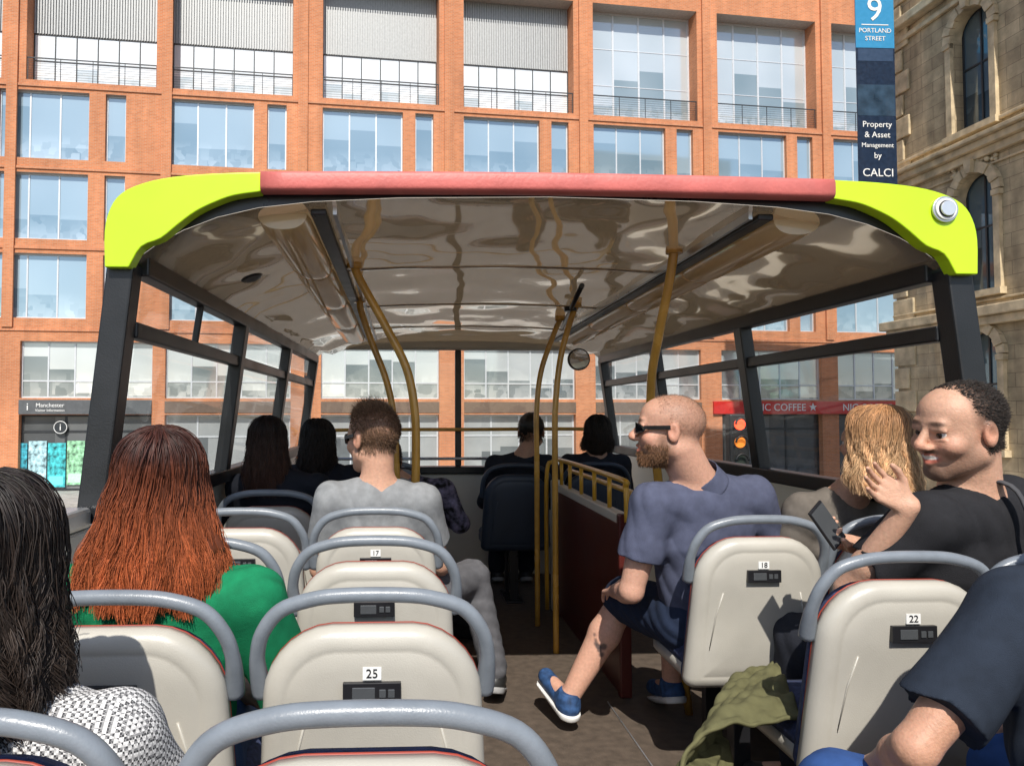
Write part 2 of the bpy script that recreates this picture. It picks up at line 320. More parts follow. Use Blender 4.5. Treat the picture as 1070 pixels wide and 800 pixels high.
def person(label,hip,yaw=0,head=None,hrot=(0,0,0),hs=1.,bulk=.95,skin=(.55,.31,.21),h=.008,sh=None,el=None,wr=None,kn=None,an=None,toe=None,
           shirt=None,sleeve=.6,pants=None,pant_len=1.9,shoes=None,hair=None,hands=(None,None),paint=[],legs=True,glasses=False,seed=0,sc=1.,smile=False,jw=1.,collar=False,wr_amp=.006,wpaint=[],lips=True,arm=1.):
    hip=np.array(hip,float); R=Rz(yaw)
    W=lambda x,y,z: hip+R@(np.array([x,y,z])*sc)
    sh=sh or (W(-.185,-.10,.43),W(.185,-.10,.43)); sh=[np.array(s,float) for s in sh]
    el=el or (W(-.25,-.02,.17),W(.25,-.02,.17)); el=[np.array(s,float) for s in el]
    wr=wr or (W(-.13,.2,.10),W(.13,.2,.10)); wr=[np.array(s,float) for s in wr]
    hips=[W(-.09,0,0),W(.09,0,0)]
    kn=kn or (W(-.11,.40,.02),W(.11,.40,.02)); kn=[np.array(s,float) for s in kn]
    an=an or (W(-.11,.42,-.42),W(.11,.42,-.42)); an=[np.array(s,float) for s in an]
    toe=toe or tuple(a+R@np.array([0,.17,-.06]) for a in an); toe=[np.array(s,float) for s in toe]
    mid=(sh[0]+sh[1])/2; nb=mid+np.array([0,0,.045]); u=nrm(sh[1]-sh[0])
    head=np.array(head if head is not None else nb+np.array([0,.03,.15])); RH=Rz(hrot[0])@Rx(hrot[1])@Ry(hrot[2])
    H=lambda x,y,z: head+RH@(np.array([x,y,z])*hs)
    waist=hip*.5+mid*.5+R@np.array([0,.015,-.05]); chest=hip*.22+mid*.78+R@np.array([0,.02,-.01])
    b=bulk; nk=H(0,-.024,-.045)
    def torso(t): return [cone(hip,waist,.112*b+t,.098*b+t,.05,u,1.38),cone(waist,chest,.1*b+t,.112*b+t,.05,u,1.4),
        cone(chest,mid+np.array([0,0,-.02]),.11*b+t,.076*b+t,.05,u,1.55),
        cone(nb+np.array([0,0,-.035]),sh[0],.050*b+t,.056*b+t,.06),cone(nb+np.array([0,0,-.035]),sh[1],.050*b+t,.056*b+t,.06),
        cone(nb*.75+nk*.25,sh[0]*.5+nb*.5,.034*b+t*.5,.042*b+t*.7,.035),cone(nb*.75+nk*.25,sh[1]*.5+nb*.5,.034*b+t*.5,.042*b+t*.7,.035)]
    pr=torso(0)
    for i in (0,1):
        B_=b*arm; mu=(sh[i]*.6+el[i]*.4); pr+=[cone(sh[i],mu,.054*b,.05*B_,.03),cone(mu,el[i],.049*B_,.038*B_,.02),cone(el[i],el[i]*.7+wr[i]*.3,.038*B_,.039*B_,.015),cone(el[i]*.7+wr[i]*.3,wr[i],.039*B_,.026*B_,.015)]
        fd=nrm(wr[i]-el[i]); hd=hands[i] or dict(d=fd,pn=np.array([0,0,-1.]) if abs(fd[2])<.8 else R@np.array([0,1,0]),side=(R@np.array([1. if i==0 else -1.,0,0])),curl=.5)
        pr+=hand_prims(wr[i],np.array(hd['d'],float),np.array(hd['pn'],float),np.array(hd['side'],float),hd.get('curl',.5),hd.get('sc',1.),hd.get('spread',1.),hd.get('thumb',.7))
        if legs: pr+=[cone(hips[i],kn[i],.086*b,.06*b,.04),cone(kn[i],kn[i]*.65+an[i]*.35,.056,.057*b,.02),cone(kn[i]*.65+an[i]*.35,an[i],.057*b,.038,.02),cone(an[i],an[i]*.2+toe[i]*.8,.036,.03,.02)]
    e=lambda c,r,k=.01,op='add': ell(H(*c),RH,np.array(r)*hs,k*hs,op)
    c_=lambda a,bb,ra,rb,k=.01,op='add': cone(H(*a),H(*bb),ra*hs,rb*hs,k*hs,op=op)
    pr+=[cone(nb+np.array([0,0,-.03]),nk,.066*b,.060*hs*min(b,1.1),.03)]
    pr+=[e((0,-.014,.036),(.076,.097,.082),.02),e((0,.030,.050),(.062,.058,.052),.02),e((0,.027,-.020),(.061*jw,.066,.082),.02)]
    for sx in (-1,1):
        pr+=[c_((sx*.047*jw,.0,-.052),(sx*.014*jw,.066,-.090),.026,.021,.02),
             e((sx*.040,.060,-.022),(.024,.022,.022),.018),
             e((sx*.031,.100,.007),(.016,.013,.011),.006,'sub'),
             c_((sx*.046,.082,.0165),(sx*.019,.089,.0175),.0045,.0045,.003), c_((sx*.044,.082,-.004),(sx*.021,.087,-.005),.004,.004,.003),
             e((sx*.013,.100,-.025),(.009,.011,.008),.005),
             c_((sx*.021,.082,-.050),(0,.092,-.048),.006,.008,.006),c_((sx*.018,.081,-.061),(0,.089,-.063),.006,.009,.006),
             e((sx*.079,-.010,.000),(.010,.019,.032),.006),e((sx*.090,-.006,.004),(.008,.010,.018),.005,'sub')]
    pr+=[c_((0,.03,-.06),(0,.066,-.088),.036,.022,.015),c_((-.034,.080,.030),(.034,.080,.030),.012,.012,.014),
        c_((0,.088,.020),(0,.112,-.016),.008,.012,.008),c_((0,.111,-.019),(0,.105,-.024),.0135,.0105,.006)]
    if smile: pr+=[c_((-.029,.089,-.045),(0,.100,-.055),.0045,.0065,.004,'sub'),c_((.029,.089,-.045),(0,.100,-.055),.0045,.0065,.004,'sub'),e((-.046,.064,-.024),(.020,.022,.017),.012),e((.046,.064,-.024),(.020,.022,.017),.012)]
    else: pr+=[e((0,.101,-.0555),(.022,.010,.0022),.003,'sub')]
    V,F=sdf_mesh(pr,h)
    col=np.tile(np.array(skin),(len(V),1)); Lh=((V-head)@RH)/hs
    def pt(c,r,cc,soft=.25,mir=False,a=1.):
        nonlocal col
        for sg in ((1,-1) if mir else (1,)):
            d=np.linalg.norm((Lh-np.array([c[0]*sg,c[1],c[2]]))/np.array(r),axis=1); w=np.clip((1+soft-d)/(2*soft),0,1)[:,None]*a
            col=col*(1-w)+np.array(cc)*w
    sk=np.array(skin)
    pt((.045,.08,-.02),(.03,.03,.025),sk*[1.05,.8,.75],.8,True,.5); pt((0,.12,-.02),(.018,.02,.02),sk*[1.05,.8,.75],.6,False,.5)
    pt((.082,0,0),(.012,.03,.035),sk*[1.05,.78,.72],.6,True,.6)
    for p in paint: pt(*p)
    if lips: pt((0,.098,-.056),(.024,.02,.011),sk*[.85,.5,.5],.25)
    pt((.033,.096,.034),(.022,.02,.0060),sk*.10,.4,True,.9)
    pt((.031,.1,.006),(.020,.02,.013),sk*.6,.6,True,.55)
    if smile:
        pt((0,.096,-.053),(.032,.03,.013),sk*[.8,.42,.42],.2); pt((0,.092,-.0505),(.024,.025,.0055),(.74,.71,.65),.15)
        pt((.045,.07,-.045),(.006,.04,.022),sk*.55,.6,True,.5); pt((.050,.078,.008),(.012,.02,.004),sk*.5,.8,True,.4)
    for c,r,cc in wpaint:
        d=np.linalg.norm(V-np.array(c),axis=1)/r; w=np.clip((1.25-d)/.5,0,1)[:,None]; col=col*(1-w*.8)+np.array(cc)*w*.8
    root=thing("person",label,"person",tuple(hip))
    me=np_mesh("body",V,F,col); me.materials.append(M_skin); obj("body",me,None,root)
    for sx in (-1,1):
        mb=MB(); c=H(sx*.031,.0765,.0065); r=.0125*hs; n=12
        rings=[]
        for i in range(1,n):
            a=math.pi*i/n; rings.append([tuple(c+RH@np.array([r*math.sin(a)*math.cos(t),r*math.cos(a),r*math.sin(a)*math.sin(t)])) for t in np.linspace(0,2*math.pi,12,endpoint=False)])
        mb.loft(rings[2:],M_eye); mb.loft(rings[:3],M_iris); mb.build("eye",None,root)
    if shirt is not None:
        t=.010; sp=torso(t)
        for i in (0,1):
            if sleeve<=1:
                e1=sh[i]+(el[i]-sh[i])*sleeve; sp+=[cone(sh[i],e1,.062*b+t,.058*b+t*1.4,.03),plane(e1,el[i]-sh[i],e1+nrm(el[i]-sh[i])*.06,.078)]
            else: sp+=[cone(sh[i],el[i],.058*b+t,.045*b+t,.03),cone(el[i],wr[i],.045*b+t,.030*b+t,.02),plane(wr[i],wr[i]-el[i],wr[i]+nrm(wr[i]-el[i])*.04,.05)]
        nd=nrm(nk-nb)
        sp.append(cone(nb+nd*.050,nk+nd*.06,.073*b,.09*b,.006,op='sub'))
        V,F=sdf_mesh(sp,max(h,.005),wrinkle(wr_amp,26,seed)); me=np_mesh("shirt",V,F); me.materials.append(shirt); so_=obj("shirt",me,None,root)
        if collar:
            V,F=sdf_mesh([cone(nb+nd*.005,nb+nd*.055,.086*b,.077*b,.006),cone(nb-nd*.06,nb+nd*.14,.074*b,.071*b,.003,op='sub'),plane(nb+nd*.066,nd),plane(nb-nd*.004,-nd)],.004)
            me=np_mesh("collar",V,F); me.materials.append(shirt); obj("collar",me,None,so_)
    if pants is not None and legs:
        t=.012; sp=[cone(hip,hip+np.array([0,0,.04]),.115*b+t,.108*b+t,.05,u,1.38)]
        for i in (0,1):
            if pant_len<=1:
                e1=hips[i]+(kn[i]-hips[i])*pant_len; sp+=[cone(hips[i],e1,.092*b+t,.075*b+t,.04)]
            else:
                f=pant_len-1; e1=kn[i]+(an[i]-kn[i])*f; sp+=[cone(hips[i],kn[i],.090*b+t,.063*b+t,.04),cone(kn[i],e1,.063*b+t,.05+t,.02)]
        V,F=sdf_mesh(sp,max(h,.007),wrinkle(.006,34,seed+5)); me=np_mesh("trousers" if pant_len>1 else "shorts",V,F); me.materials.append(pants); obj(me.name,me,None,root)
    if shoes is not None and legs:
        for i in (0,1):
            a=an[i]; tt=toe[i]; d=nrm(tt-a); dn=nrm(np.cross(np.cross(d,np.array([0,0,-1.])),d)); dn=-dn if dn[2]>0 else dn
            bk=a-d*.02; fr=tt
            V,F=sdf_mesh([cone(bk+dn*.02,fr,.042,.034,.02),cone(a,a+dn*.02,.045,.045,.02),cone(a-dn*.035,a-dn*.02,.04,.042,.02),plane(a-dn*.04,-dn)],.005)
            me=np_mesh("shoe",V,F); me.materials.append(shoes[0]); so=obj("shoe",me,None,root)
            V,F=sdf_mesh([cone(bk+dn*.045,fr+dn*.022,.047,.042,.02),plane(bk+dn*.066,dn),plane(bk+dn*.038,-dn)],.005)
            me=np_mesh("sole",V,F); me.materials.append(shoes[1]); obj("sole",me,None,so)
    if glasses:
        mb=MB()
        for sx in (-1,1):
            ring=[]
            for yo in (0,.004):
                ring.append([tuple(H(sx*(.035+.029*math.cos(a)),.100+yo-.026*max(0,math.cos(a))**1.7,.007+(.019-.003*max(0,math.cos(a)))*math.sin(a))) for a in np.linspace(0,2*math.pi,24,endpoint=False)])
            mb.loft(ring,M_lensd,False); mb.beam(H(sx*.063,.078,.012),H(sx*.085,.0,.016),.005*hs,.012*hs,M_lensd)
        mb.beam(H(-.012,.102,.014),H(.012,.102,.014),.004,.005,M_lensd); mb.build("sunglasses",None,root)
    if hair:
        for hh in (hair if isinstance(hair,list) else [hair]): make_hair(hh,H,RH,head,hs,me_verts(root),root)
    return root,H,RH
def me_verts(root):
    for c in root.children:
        if c.name.startswith("body"):
            a=np.zeros(len(c.data.vertices)*3,np.float32); c.data.vertices.foreach_get('co',a); return a.reshape(-1,3)
def make_hair(hd,H,RH,head,hs,BV,root):
    kind=hd['kind']; n=hd.get('n',800); c0=np.array(hd['root']); c1=np.array(hd['tip']); vs=[];fs=[];cs=[];off=0
    def addm(V,F,C):
        nonlocal off
        vs.append(V);fs.append(F+off);cs.append(C);off+=len(V)
    toW=lambda P: head+(P*hs)@RH.T
    if kind=='long':
        Ln=hd['len']; wd=hd.get('width',1.); nz=hd.get('frizz',1.)
        pr=[ell(H(0,-.014,.042),RH,np.array((.082,.102,.088))*hs,.01),cone(H(0,-.035,-.0),H(0,-.045,-Ln*.45),.076*hs,.070*hs,.03,RH[:,0],1.05+.1*wd),
            cone(H(0,-.045,-Ln*.45),H(0,-.055,-Ln*.80),.070*hs,.034*hs,.03,RH[:,0],1.0+.42*wd),
            ell(H(0,.10,-.045),RH,np.array((.062,.085,.115))*hs,.01,'sub')]
        V,F=sdf_mesh(pr,.008,wrinkle(.006,60,3)); t=np.clip((-((V-head)@RH)[:,2]/hs/Ln-.0)/.8,0,1)[:,None]; addm(V,F,(c0*(1-t)+c1*t)*.55)
        m=26; t=np.linspace(0,1,m)[None,:]
        phi=RNG.uniform(math.radians(60),math.radians(300),n); lay=RNG.uniform(0,1,n)**.7
        yp=RNG.uniform(-.07,.055,n); s=np.clip(t/.38,0,1); th0=RNG.uniform(.05,.35,n)[:,None]; th=th0+(math.radians(95)-th0)*s
        g=(1+.11*lay+RNG.normal(0,.014*nz,n))[:,None]
        ex=.083*g*np.sin(th)*np.sin(phi)[:,None]; ey_=-.014+.103*g*np.sin(th)*np.cos(phi)[:,None]; ez=.042+.090*g*np.cos(th)
        ey_=ey_+(yp[:,None]*.6)*(1-s)
        q=np.clip((t-.38)/.62,0,1); ln=(Ln*RNG.uniform(.80,1.05,n))[:,None]
        ph=RNG.uniform(0,6.28,n)[:,None]; cl=np.round(phi*hd.get('clump',7))[:,None]; clr=np.sin(cl*12.9898)*43758.5; clr=clr-np.floor(clr)
        amp=hd.get('wave',.008); wf=hd.get('wfreq',8)
        sx=1+wd*.36*q*(.45+.55*lay[:,None])-.06*np.sin(q*3.14)
        ex=ex*sx+amp*q*np.sin(q*(wf+4*clr)+cl*1.7)+.004*nz*np.sin(q*19+ph)+RNG.normal(0,.008*nz,n)[:,None]*q
        ey_=ey_*(1-.1*q)-.015*q-.012*q*clr+amp*q*np.cos(q*wf+cl*2.3)+RNG.normal(0,.006*nz,n)[:,None]*q
        ex=ex*(1-.22*np.clip(q-.8,0,1)*2)
        ez=ez-ln*q*(.92+.12*clr)
        st=(RNG.uniform(0,1,n)<.04)[:,None]; ex=ex+st*.010*np.sin(t*7+ph); ey_=ey_+st*.010*np.cos(t*6+ph)
        P=toW(np.stack([ex,ey_,ez],2)); jit=(RNG.uniform(.55,1.45,n)*(.72+.56*clr[:,0]))[:,None,None]; tt=np.clip((t-.22)/.60,0,1)[:,:,None]
        C=(c0*(1-tt)+c1*tt)*jit
        V,F,C=strands(P,RNG.uniform(.0008,.0018,n)*hd.get('thick',1),C); addm(V,F,C)
    else:
        B=(BV-head)@RH/hs; ok=hd['where'](B); ids=np.nonzero(ok)[0]
        if hd.get('cap'):
            pr=[ell(H(*hd['cap'][0]),RH,np.array(hd['cap'][1])*hs,.01),ell(H(0,.10,-.035),RH,np.array((.085,.085,.100))*hs,.01,'sub'),plane(H(0,0,hd['cap'][2]),-RH[:,2])]
            V,F=sdf_mesh(pr,.006,wrinkle(.004,90,4)); addm(V,F,np.tile(c0,(len(V),1)))
        pk=RNG.choice(ids,n); r0=B[pk]+RNG.normal(0,.002,(n,3)); nd=r0-np.array([0,0,.02]); nd/=np.linalg.norm(nd,axis=1,keepdims=True)
        fl=np.array(hd.get('flow',(0,-.3,-.4))); ln=hd['len']*RNG.uniform(.6,1.2,n)
        topw=np.clip((r0[:,2]-.06)/.05,0,1)[:,None]; fl2=np.array(hd.get('topflow',hd.get('flow',(0,-.3,-.4)))); flv=fl*(1-topw)+fl2*topw
        if 'toplen' in hd: ln=ln*(1-topw[:,0])+hd['toplen']*RNG.uniform(.5,1.2,n)*topw[:,0]
        m=5; t=np.linspace(0,1,m)[None,:,None]; D=nd*hd.get('stand',.6)+flv+RNG.normal(0,.2,(n,3))
        P=r0[:,None,:]+ln[:,None,None]*(t*D[:,None,:]+t*t*.3*flv[:,None,:]); P=toW(P)
        jit=RNG.uniform(.5,1.5,n)[:,None,None]; C=(c0*(1-t)+c1*t)*jit
        V,F,C=strands(P,np.full(n,hd.get('r',.0012)),C); addm(V,F,C)
    V=np.concatenate(vs);F=np.concatenate(fs);C=np.concatenate(cs)
    nm=hd.get('name','hair'); me=np_mesh(nm,V,F,C); me.materials.append(M_hair); obj(nm,me,None,root)
# ------------------------------------------------------------------ materials list
M_asph=mat("asphalt",(.075,.073,.07),.9,var=.25,nscale=3,bump=.4,bscale=90)
M_pave=brickmat("paving_slabs",(.40,.38,.35),(.33,.32,.295),(.16,.16,.15),.9,.6,.01,.2,.5)
M_line=mat("road_paint",(.75,.75,.72),.7,var=.15,nscale=10)
M_kerb=mat("kerb_stone",(.36,.34,.31),.8)
M_brick=brickmat("orange_brick",(.65,.235,.095),(.52,.172,.064),(.50,.31,.20),.22,.075,.009,.3,.25,.85,.16)
M_brickband=brickmat("orange_soldier_brick",(.66,.26,.12),(.54,.19,.085),(.45,.28,.18),.075,.22,.009,.3,.3,.85,.12)
M_alu=mat("pale_aluminium",(.66,.68,.70),.4,.3,var=.05)
M_dkframe=mat("dark_frame",(.03,.033,.036),.4)
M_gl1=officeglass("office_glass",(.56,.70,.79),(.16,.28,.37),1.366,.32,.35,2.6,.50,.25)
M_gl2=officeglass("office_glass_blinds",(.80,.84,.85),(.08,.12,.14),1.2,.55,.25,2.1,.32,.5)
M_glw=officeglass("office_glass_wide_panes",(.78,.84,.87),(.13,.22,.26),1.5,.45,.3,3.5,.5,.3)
M_glf=officeglass("frosted_balcony_glass",(.90,.92,.93),(.40,.50,.56),1.0,.55,.1,1.2,.4,.6)
M_glshop=officeglass("shop_glass",(.34,.35,.35),(.02,.024,.026),1.5,.2,.2,6,.5,.8)
M_glshopb=officeglass("shop_glass_pale_reflection",(.70,.72,.71),(.07,.09,.10),1.0,.42,.25,2.8,.4,.9)  # paler base colours stand in for reflections in the middle bays' glass
M_glstone=officeglass("old_window_glass",(.26,.36,.42),(.02,.03,.035),.5,.35,.35,2.4)
M_louv=mat("louvre_grey",(.42,.43,.43),.5,.2)
M_slab=mat("pale_soffit",(.50,.45,.40),.7)
M_stone=brickmat("sandstone_ashlar",(.56,.44,.27),(.45,.345,.21),(.24,.18,.11),.95,.40,.008,.35,1.3,.85,.36)
M_stonet=mat("sandstone_trim",(.58,.46,.29),.8,var=.35,nscale=2.5,bump=.4,bscale=25)
M_cream=mat("cream_panel",(.66,.62,.53),.35,var=.05,nscale=3)
M_blk=mat("black_frame",(.014,.015,.017),.35,var=.3,nscale=6,bump=.08,bscale=200)
M_lime=mat("lime_green_paint",(.52,.78,.012),.32,var=.06,nscale=3,coat=.3,bump=.03,bscale=12)
M_bar=mat("faded_red_padding",(.60,.15,.13),.5,var=.16,nscale=9,bump=.15,bscale=80)
M_yel=mat("bronze_yellow_pole",(.58,.31,.055),.25,var=.2,nscale=9,coat=.4)
M_yel2=mat("yellow_rail",(.68,.36,.03),.35,var=.1,coat=.3)
M_seat=mat("grey_beige_plastic",(.485,.462,.405),.34,var=.13,nscale=4,bump=.10,bscale=350,coat=.15)
M_seatd=mat("dark_blue_grey_plastic",(.035,.05,.075),.45,var=.1)
M_hand=mat("blue_grey_plastic",(.20,.225,.255),.32,var=.14,nscale=20,bump=.08,bscale=300)
M_pipe=mat("orange_red_piping",(.34,.05,.03),.5)
M_fab=mat("seat_fabric",(.035,.05,.12),.95,var=.5,nscale=60,bump=.4,bscale=400)
M_unit=mat("black_plastic",(.015,.015,.017),.3)
M_screen=mat("dull_screen",(.07,.075,.08),.15,coat=.6)
M_white=mat("white_label",(.8,.8,.78),.5,var=.02)
M_ink=mat("black_ink",(.01,.01,.01),.5)
M_floor=mat("deck_floor",(.10,.075,.056),.8,var=.25,nscale=22,bump=.3,bscale=300)
M_redw=mat("dark_maroon_panel",(.095,.016,.012),.4,var=.2,nscale=4)
M_redp=mat("red_bus_paint",(.45,.02,.02),.3,coat=.5)
M_glass=clearglass("bus_glass")
M_alurail=mat("aluminium_rail",(.55,.56,.57),.3,.8)
M_silver=mat("silver_lens",(.75,.75,.75),.12,.6,coat=1)
def translucent(m,col,fac):
    nt=m.node_tree; N=nt.nodes; L=nt.links; b=N["Principled BSDF"]; out=N["Material Output"]
    t=N.new("ShaderNodeBsdfTranslucent"); t.inputs[0].default_value=(*col,1)
    mx=N.new("ShaderNodeMixShader"); mx.inputs[0].default_value=fac; L.new(b.outputs[0],mx.inputs[1]); L.new(t.outputs[0],mx.inputs[2]); L.new(mx.outputs[0],out.inputs["Surface"]); return m
def ceiling_mat(name,bs,metal):
    m,nt,b=newmat(name); N=nt.nodes; L=nt.links
    tc=N.new("ShaderNodeTexCoord"); mp=N.new("ShaderNodeMapping"); mp.inputs["Scale"].default_value=(1.0,.75,1); L.new(tc.outputs["Object"],mp.inputs["Vector"])
    n=N.new("ShaderNodeTexNoise"); n.inputs["Scale"].default_value=2.8; n.inputs["Detail"].default_value=.6
    L.new(mp.outputs[0],n.inputs["Vector"])
    bp=N.new("ShaderNodeBump"); bp.inputs["Strength"].default_value=bs; bp.inputs["Distance"].default_value=.05
    L.new(n.outputs["Fac"],bp.inputs["Height"]); L.new(bp.outputs["Normal"],b.inputs["Normal"]); L.new(bp.outputs["Normal"],b.inputs["Coat Normal"])
    b.inputs["Base Color"].default_value=(.66,.56,.44,1); b.inputs["Roughness"].default_value=.07; b.inputs["Metallic"].default_value=metal
    b.inputs["Coat Weight"].default_value=1; b.inputs["Coat Roughness"].default_value=.02; b.inputs["Coat IOR"].default_value=2.1
    b.inputs["Specular IOR Level"].default_value=.9
    return m
M_ceil=translucent(ceiling_mat("glossy_taupe_ceiling",.55,.72),(.85,.66,.45),.085)
M_roof=translucent(mat("fibreglass_roof",(.75,.70,.60),.5),(.95,.88,.75),.55)  # translucency of roof and ceiling added so sun from above brightens the underside
M_lampcover=translucent(mat("light_diffuser",(.84,.70,.46),.12,var=.06,coat=1),(.98,.80,.50),.42)
# ------------------------------------------------------------------ ground
def sheet(name,x0,y0,x1,y1,z,m,M=None):
    o=MB().add([(x0,y0,z),(x1,y0,z),(x1,y1,z),(x0,y1,z)],[(0,1,2,3)],m).build(name,M); o["kind"]="structure"; return o
sheet("ground",-600,-600,600,900,GZ-.01,M_asph)
sheet("road",-120,-60,120,33,GZ-.006,M_asph)
BR=Matrix.Rotation(math.atan(.1107),4,'Z'); BM=Matrix.Translation((0,38.6,0))@BR
pv=MB().box((-60,-5.2,GZ-.05),(60,.3,GZ+.12),M_pave).box((-60,-5.35,GZ-.05),(60,-5.2,GZ+.125),M_kerb).build("pavement",BM); pv["kind"]="structure"
pv=MB().box((13.5,-30,GZ-.05),(17.3,26.5,GZ+.12),M_pave).box((13.35,-30,GZ-.05),(13.5,26.5,GZ+.125),M_kerb).build("pavement",None); pv["kind"]="structure"
rm=MB()
for i in range(14): rm.box((-40+i*6,-9.2,GZ-.004),(-37.5+i*6,-9.08,GZ+.0),M_line)
rm.box((-60,-5.7,GZ-.004),(60,-5.6,GZ+.0),M_line).box((-60,-5.95,GZ-.004),(60,-5.85,GZ+.0),M_line)
rm=rm.build("road_marking",BM); rm["kind"]="structure"
# ------------------------------------------------------------------ orange brick office building
bld=thing("office_building","orange brick office block with gridded windows and balconies across the street","building",None,M=Matrix.Translation((0,38.6,GZ))@BR)
Ls=[-25.5,-18.4,-11.8,-4.3,3.0,10.1,17.3,24.3,31.4,38.5]
xs=set([-31,46]); ops=[]
rowsz=[(13.45,16.75),(9.55,12.75),(5.75,8.85)]
for L in Ls:
    off=-1.2 if L==-18.4 else 0; 
    ops.append((L,L+6,17.25,23.4,1.05)); ops.append((L,L+6,1.95,4.65,.35)); ops.append((L,L+6,GZ,1.15,.5))
    for z0,z1 in rowsz: ops.append((L+off,L+off+4.1,z0,z1,.35)); ops.append((L+off+(4.75 if off==0 else 4.85),L+off+(4.75 if off==0 else 4.85)+.95,z0,z1,.35))
for o in ops: xs|={o[0],o[1]}
xs=sorted(xs); zs=sorted({GZ,26.5}|{o[2] for o in ops}|{o[3] for o in ops})
def opn(xc,zc):
    for o in ops:
        if o[0]<xc<o[1] and o[2]<zc<o[3]: return o[4]
    return 0
mb=MB(); nx,nz=len(xs)-1,len(zs)-1
G=[[opn((xs[i]+xs[i+1])/2,(zs[j]+zs[j+1])/2) for j in range(nz)] for i in range(nx)]
for i in range(nx):
    for j in range(nz):
        x0,x1,z0,z1=xs[i],xs[i+1],zs[j],zs[j+1]; d=G[i][j]
        if not d: mb.add([(x0,0,z0),(x1,0,z0),(x1,0,z1),(x0,0,z1)],[(0,1,2,3)],M_brick)
        else:
            if i==0 or not G[i-1][j]: mb.add([(x0,0,z0),(x0,0,z1),(x0,d,z1),(x0,d,z0)],[(0,1,2,3)],M_brick)
            if i==nx-1 or not G[i+1][j]: mb.add([(x1,0,z0),(x1,d,z0),(x1,d,z1),(x1,0,z1)],[(0,1,2,3)],M_brick)
            if j==0 or not G[i][j-1]: mb.add([(x0,0,z0),(x0,d,z0),(x1,d,z0),(x1,0,z0)],[(0,1,2,3)],M_brick)
            if j==nz-1 or not G[i][j+1]: mb.add([(x0,0,z1),(x1,0,z1),(x1,d,z1),(x0,d,z1)],[(0,1,2,3)],M_slab)
mb.add([(-31,0,GZ),(-31,14,GZ),(-31,14,26.5),(-31,0,26.5)],[(0,1,2,3)],M_brick); mb.add([(46,0,GZ),(46,14,GZ),(46,14,26.5),(46,0,26.5)],[(3,2,1,0)],M_brick)
mb.add([(-31,14,GZ),(46,14,GZ),(46,14,26.5),(-31,14,26.5)],[(3,2,1,0)],M_brick); mb.add([(-31,0,26.5),(46,0,26.5),(46,14,26.5),(-31,14,26.5)],[(0,1,2,3)],M_slab)
mb.build("wall",BM,bld)
for z in (16.98,12.98,9.12,5.2):
    MB().box((-31,-.06,z-.06),(46,-.002,z+.06),M_brickband).build("string_course",BM,bld)
for L in Ls[:-1]:
    MB().box((L+6.28,-.13,5.3),(L+6.28+.48,-.003,26.4),M_brick).build("pilaster",BM,bld)
def winmesh(w,hh,cols,glass,frame,ft=.07,trans=None,sub=0):
    g=MB().add([(0,.04,0),(w,.04,0),(w,.04,hh),(0,.04,hh)],[(0,1,2,3)],glass)
    f=MB(); f.box((0,0,0),(w,.09,ft),frame).box((0,0,hh-ft),(w,.09,hh),frame).box((0,0,ft),(ft,.09,hh-ft),frame).box((w-ft,0,ft),(w,.09,hh-ft),frame)
    for i in range(1,cols):
        x=w*i/cols; f.box((x-ft/2,.004,ft),(x+ft/2,.085,hh-ft),frame)
    if trans:
        z=hh*trans; f.box((ft,.008,z-ft/2),(w-ft,.08,z+ft/2),frame)
    for k in range(sub):
        z=hh*(k+1)/(sub+1); f.box((ft,.02,z-.02),(w-ft,.07,z+.02),frame)
    return g,f
cache={}
def window(key,x,y,z,parent,BMx,*a,**k):
    if key not in cache:
        g,f=winmesh(*a,**k); go=g.build("window",BMx@Matrix.Translation((x,y,z)),parent); fo=f.build("frame",BMx@Matrix.Translation((x,y,z)),go); cache[key]=(go.data,fo.data); return go
    go=obj("window",cache[key][0],BMx@Matrix.Translation((x,y,z)),parent); obj("frame",cache[key][1],BMx@Matrix.Translation((x,y,z)),go); return go
M_redf=mat("red_fascia",(.62,.025,.02),.4); M_grf=mat("grey_fascia",(.10,.105,.11),.4); M_brf=mat("brown_fascia",(.16,.11,.08),.5)
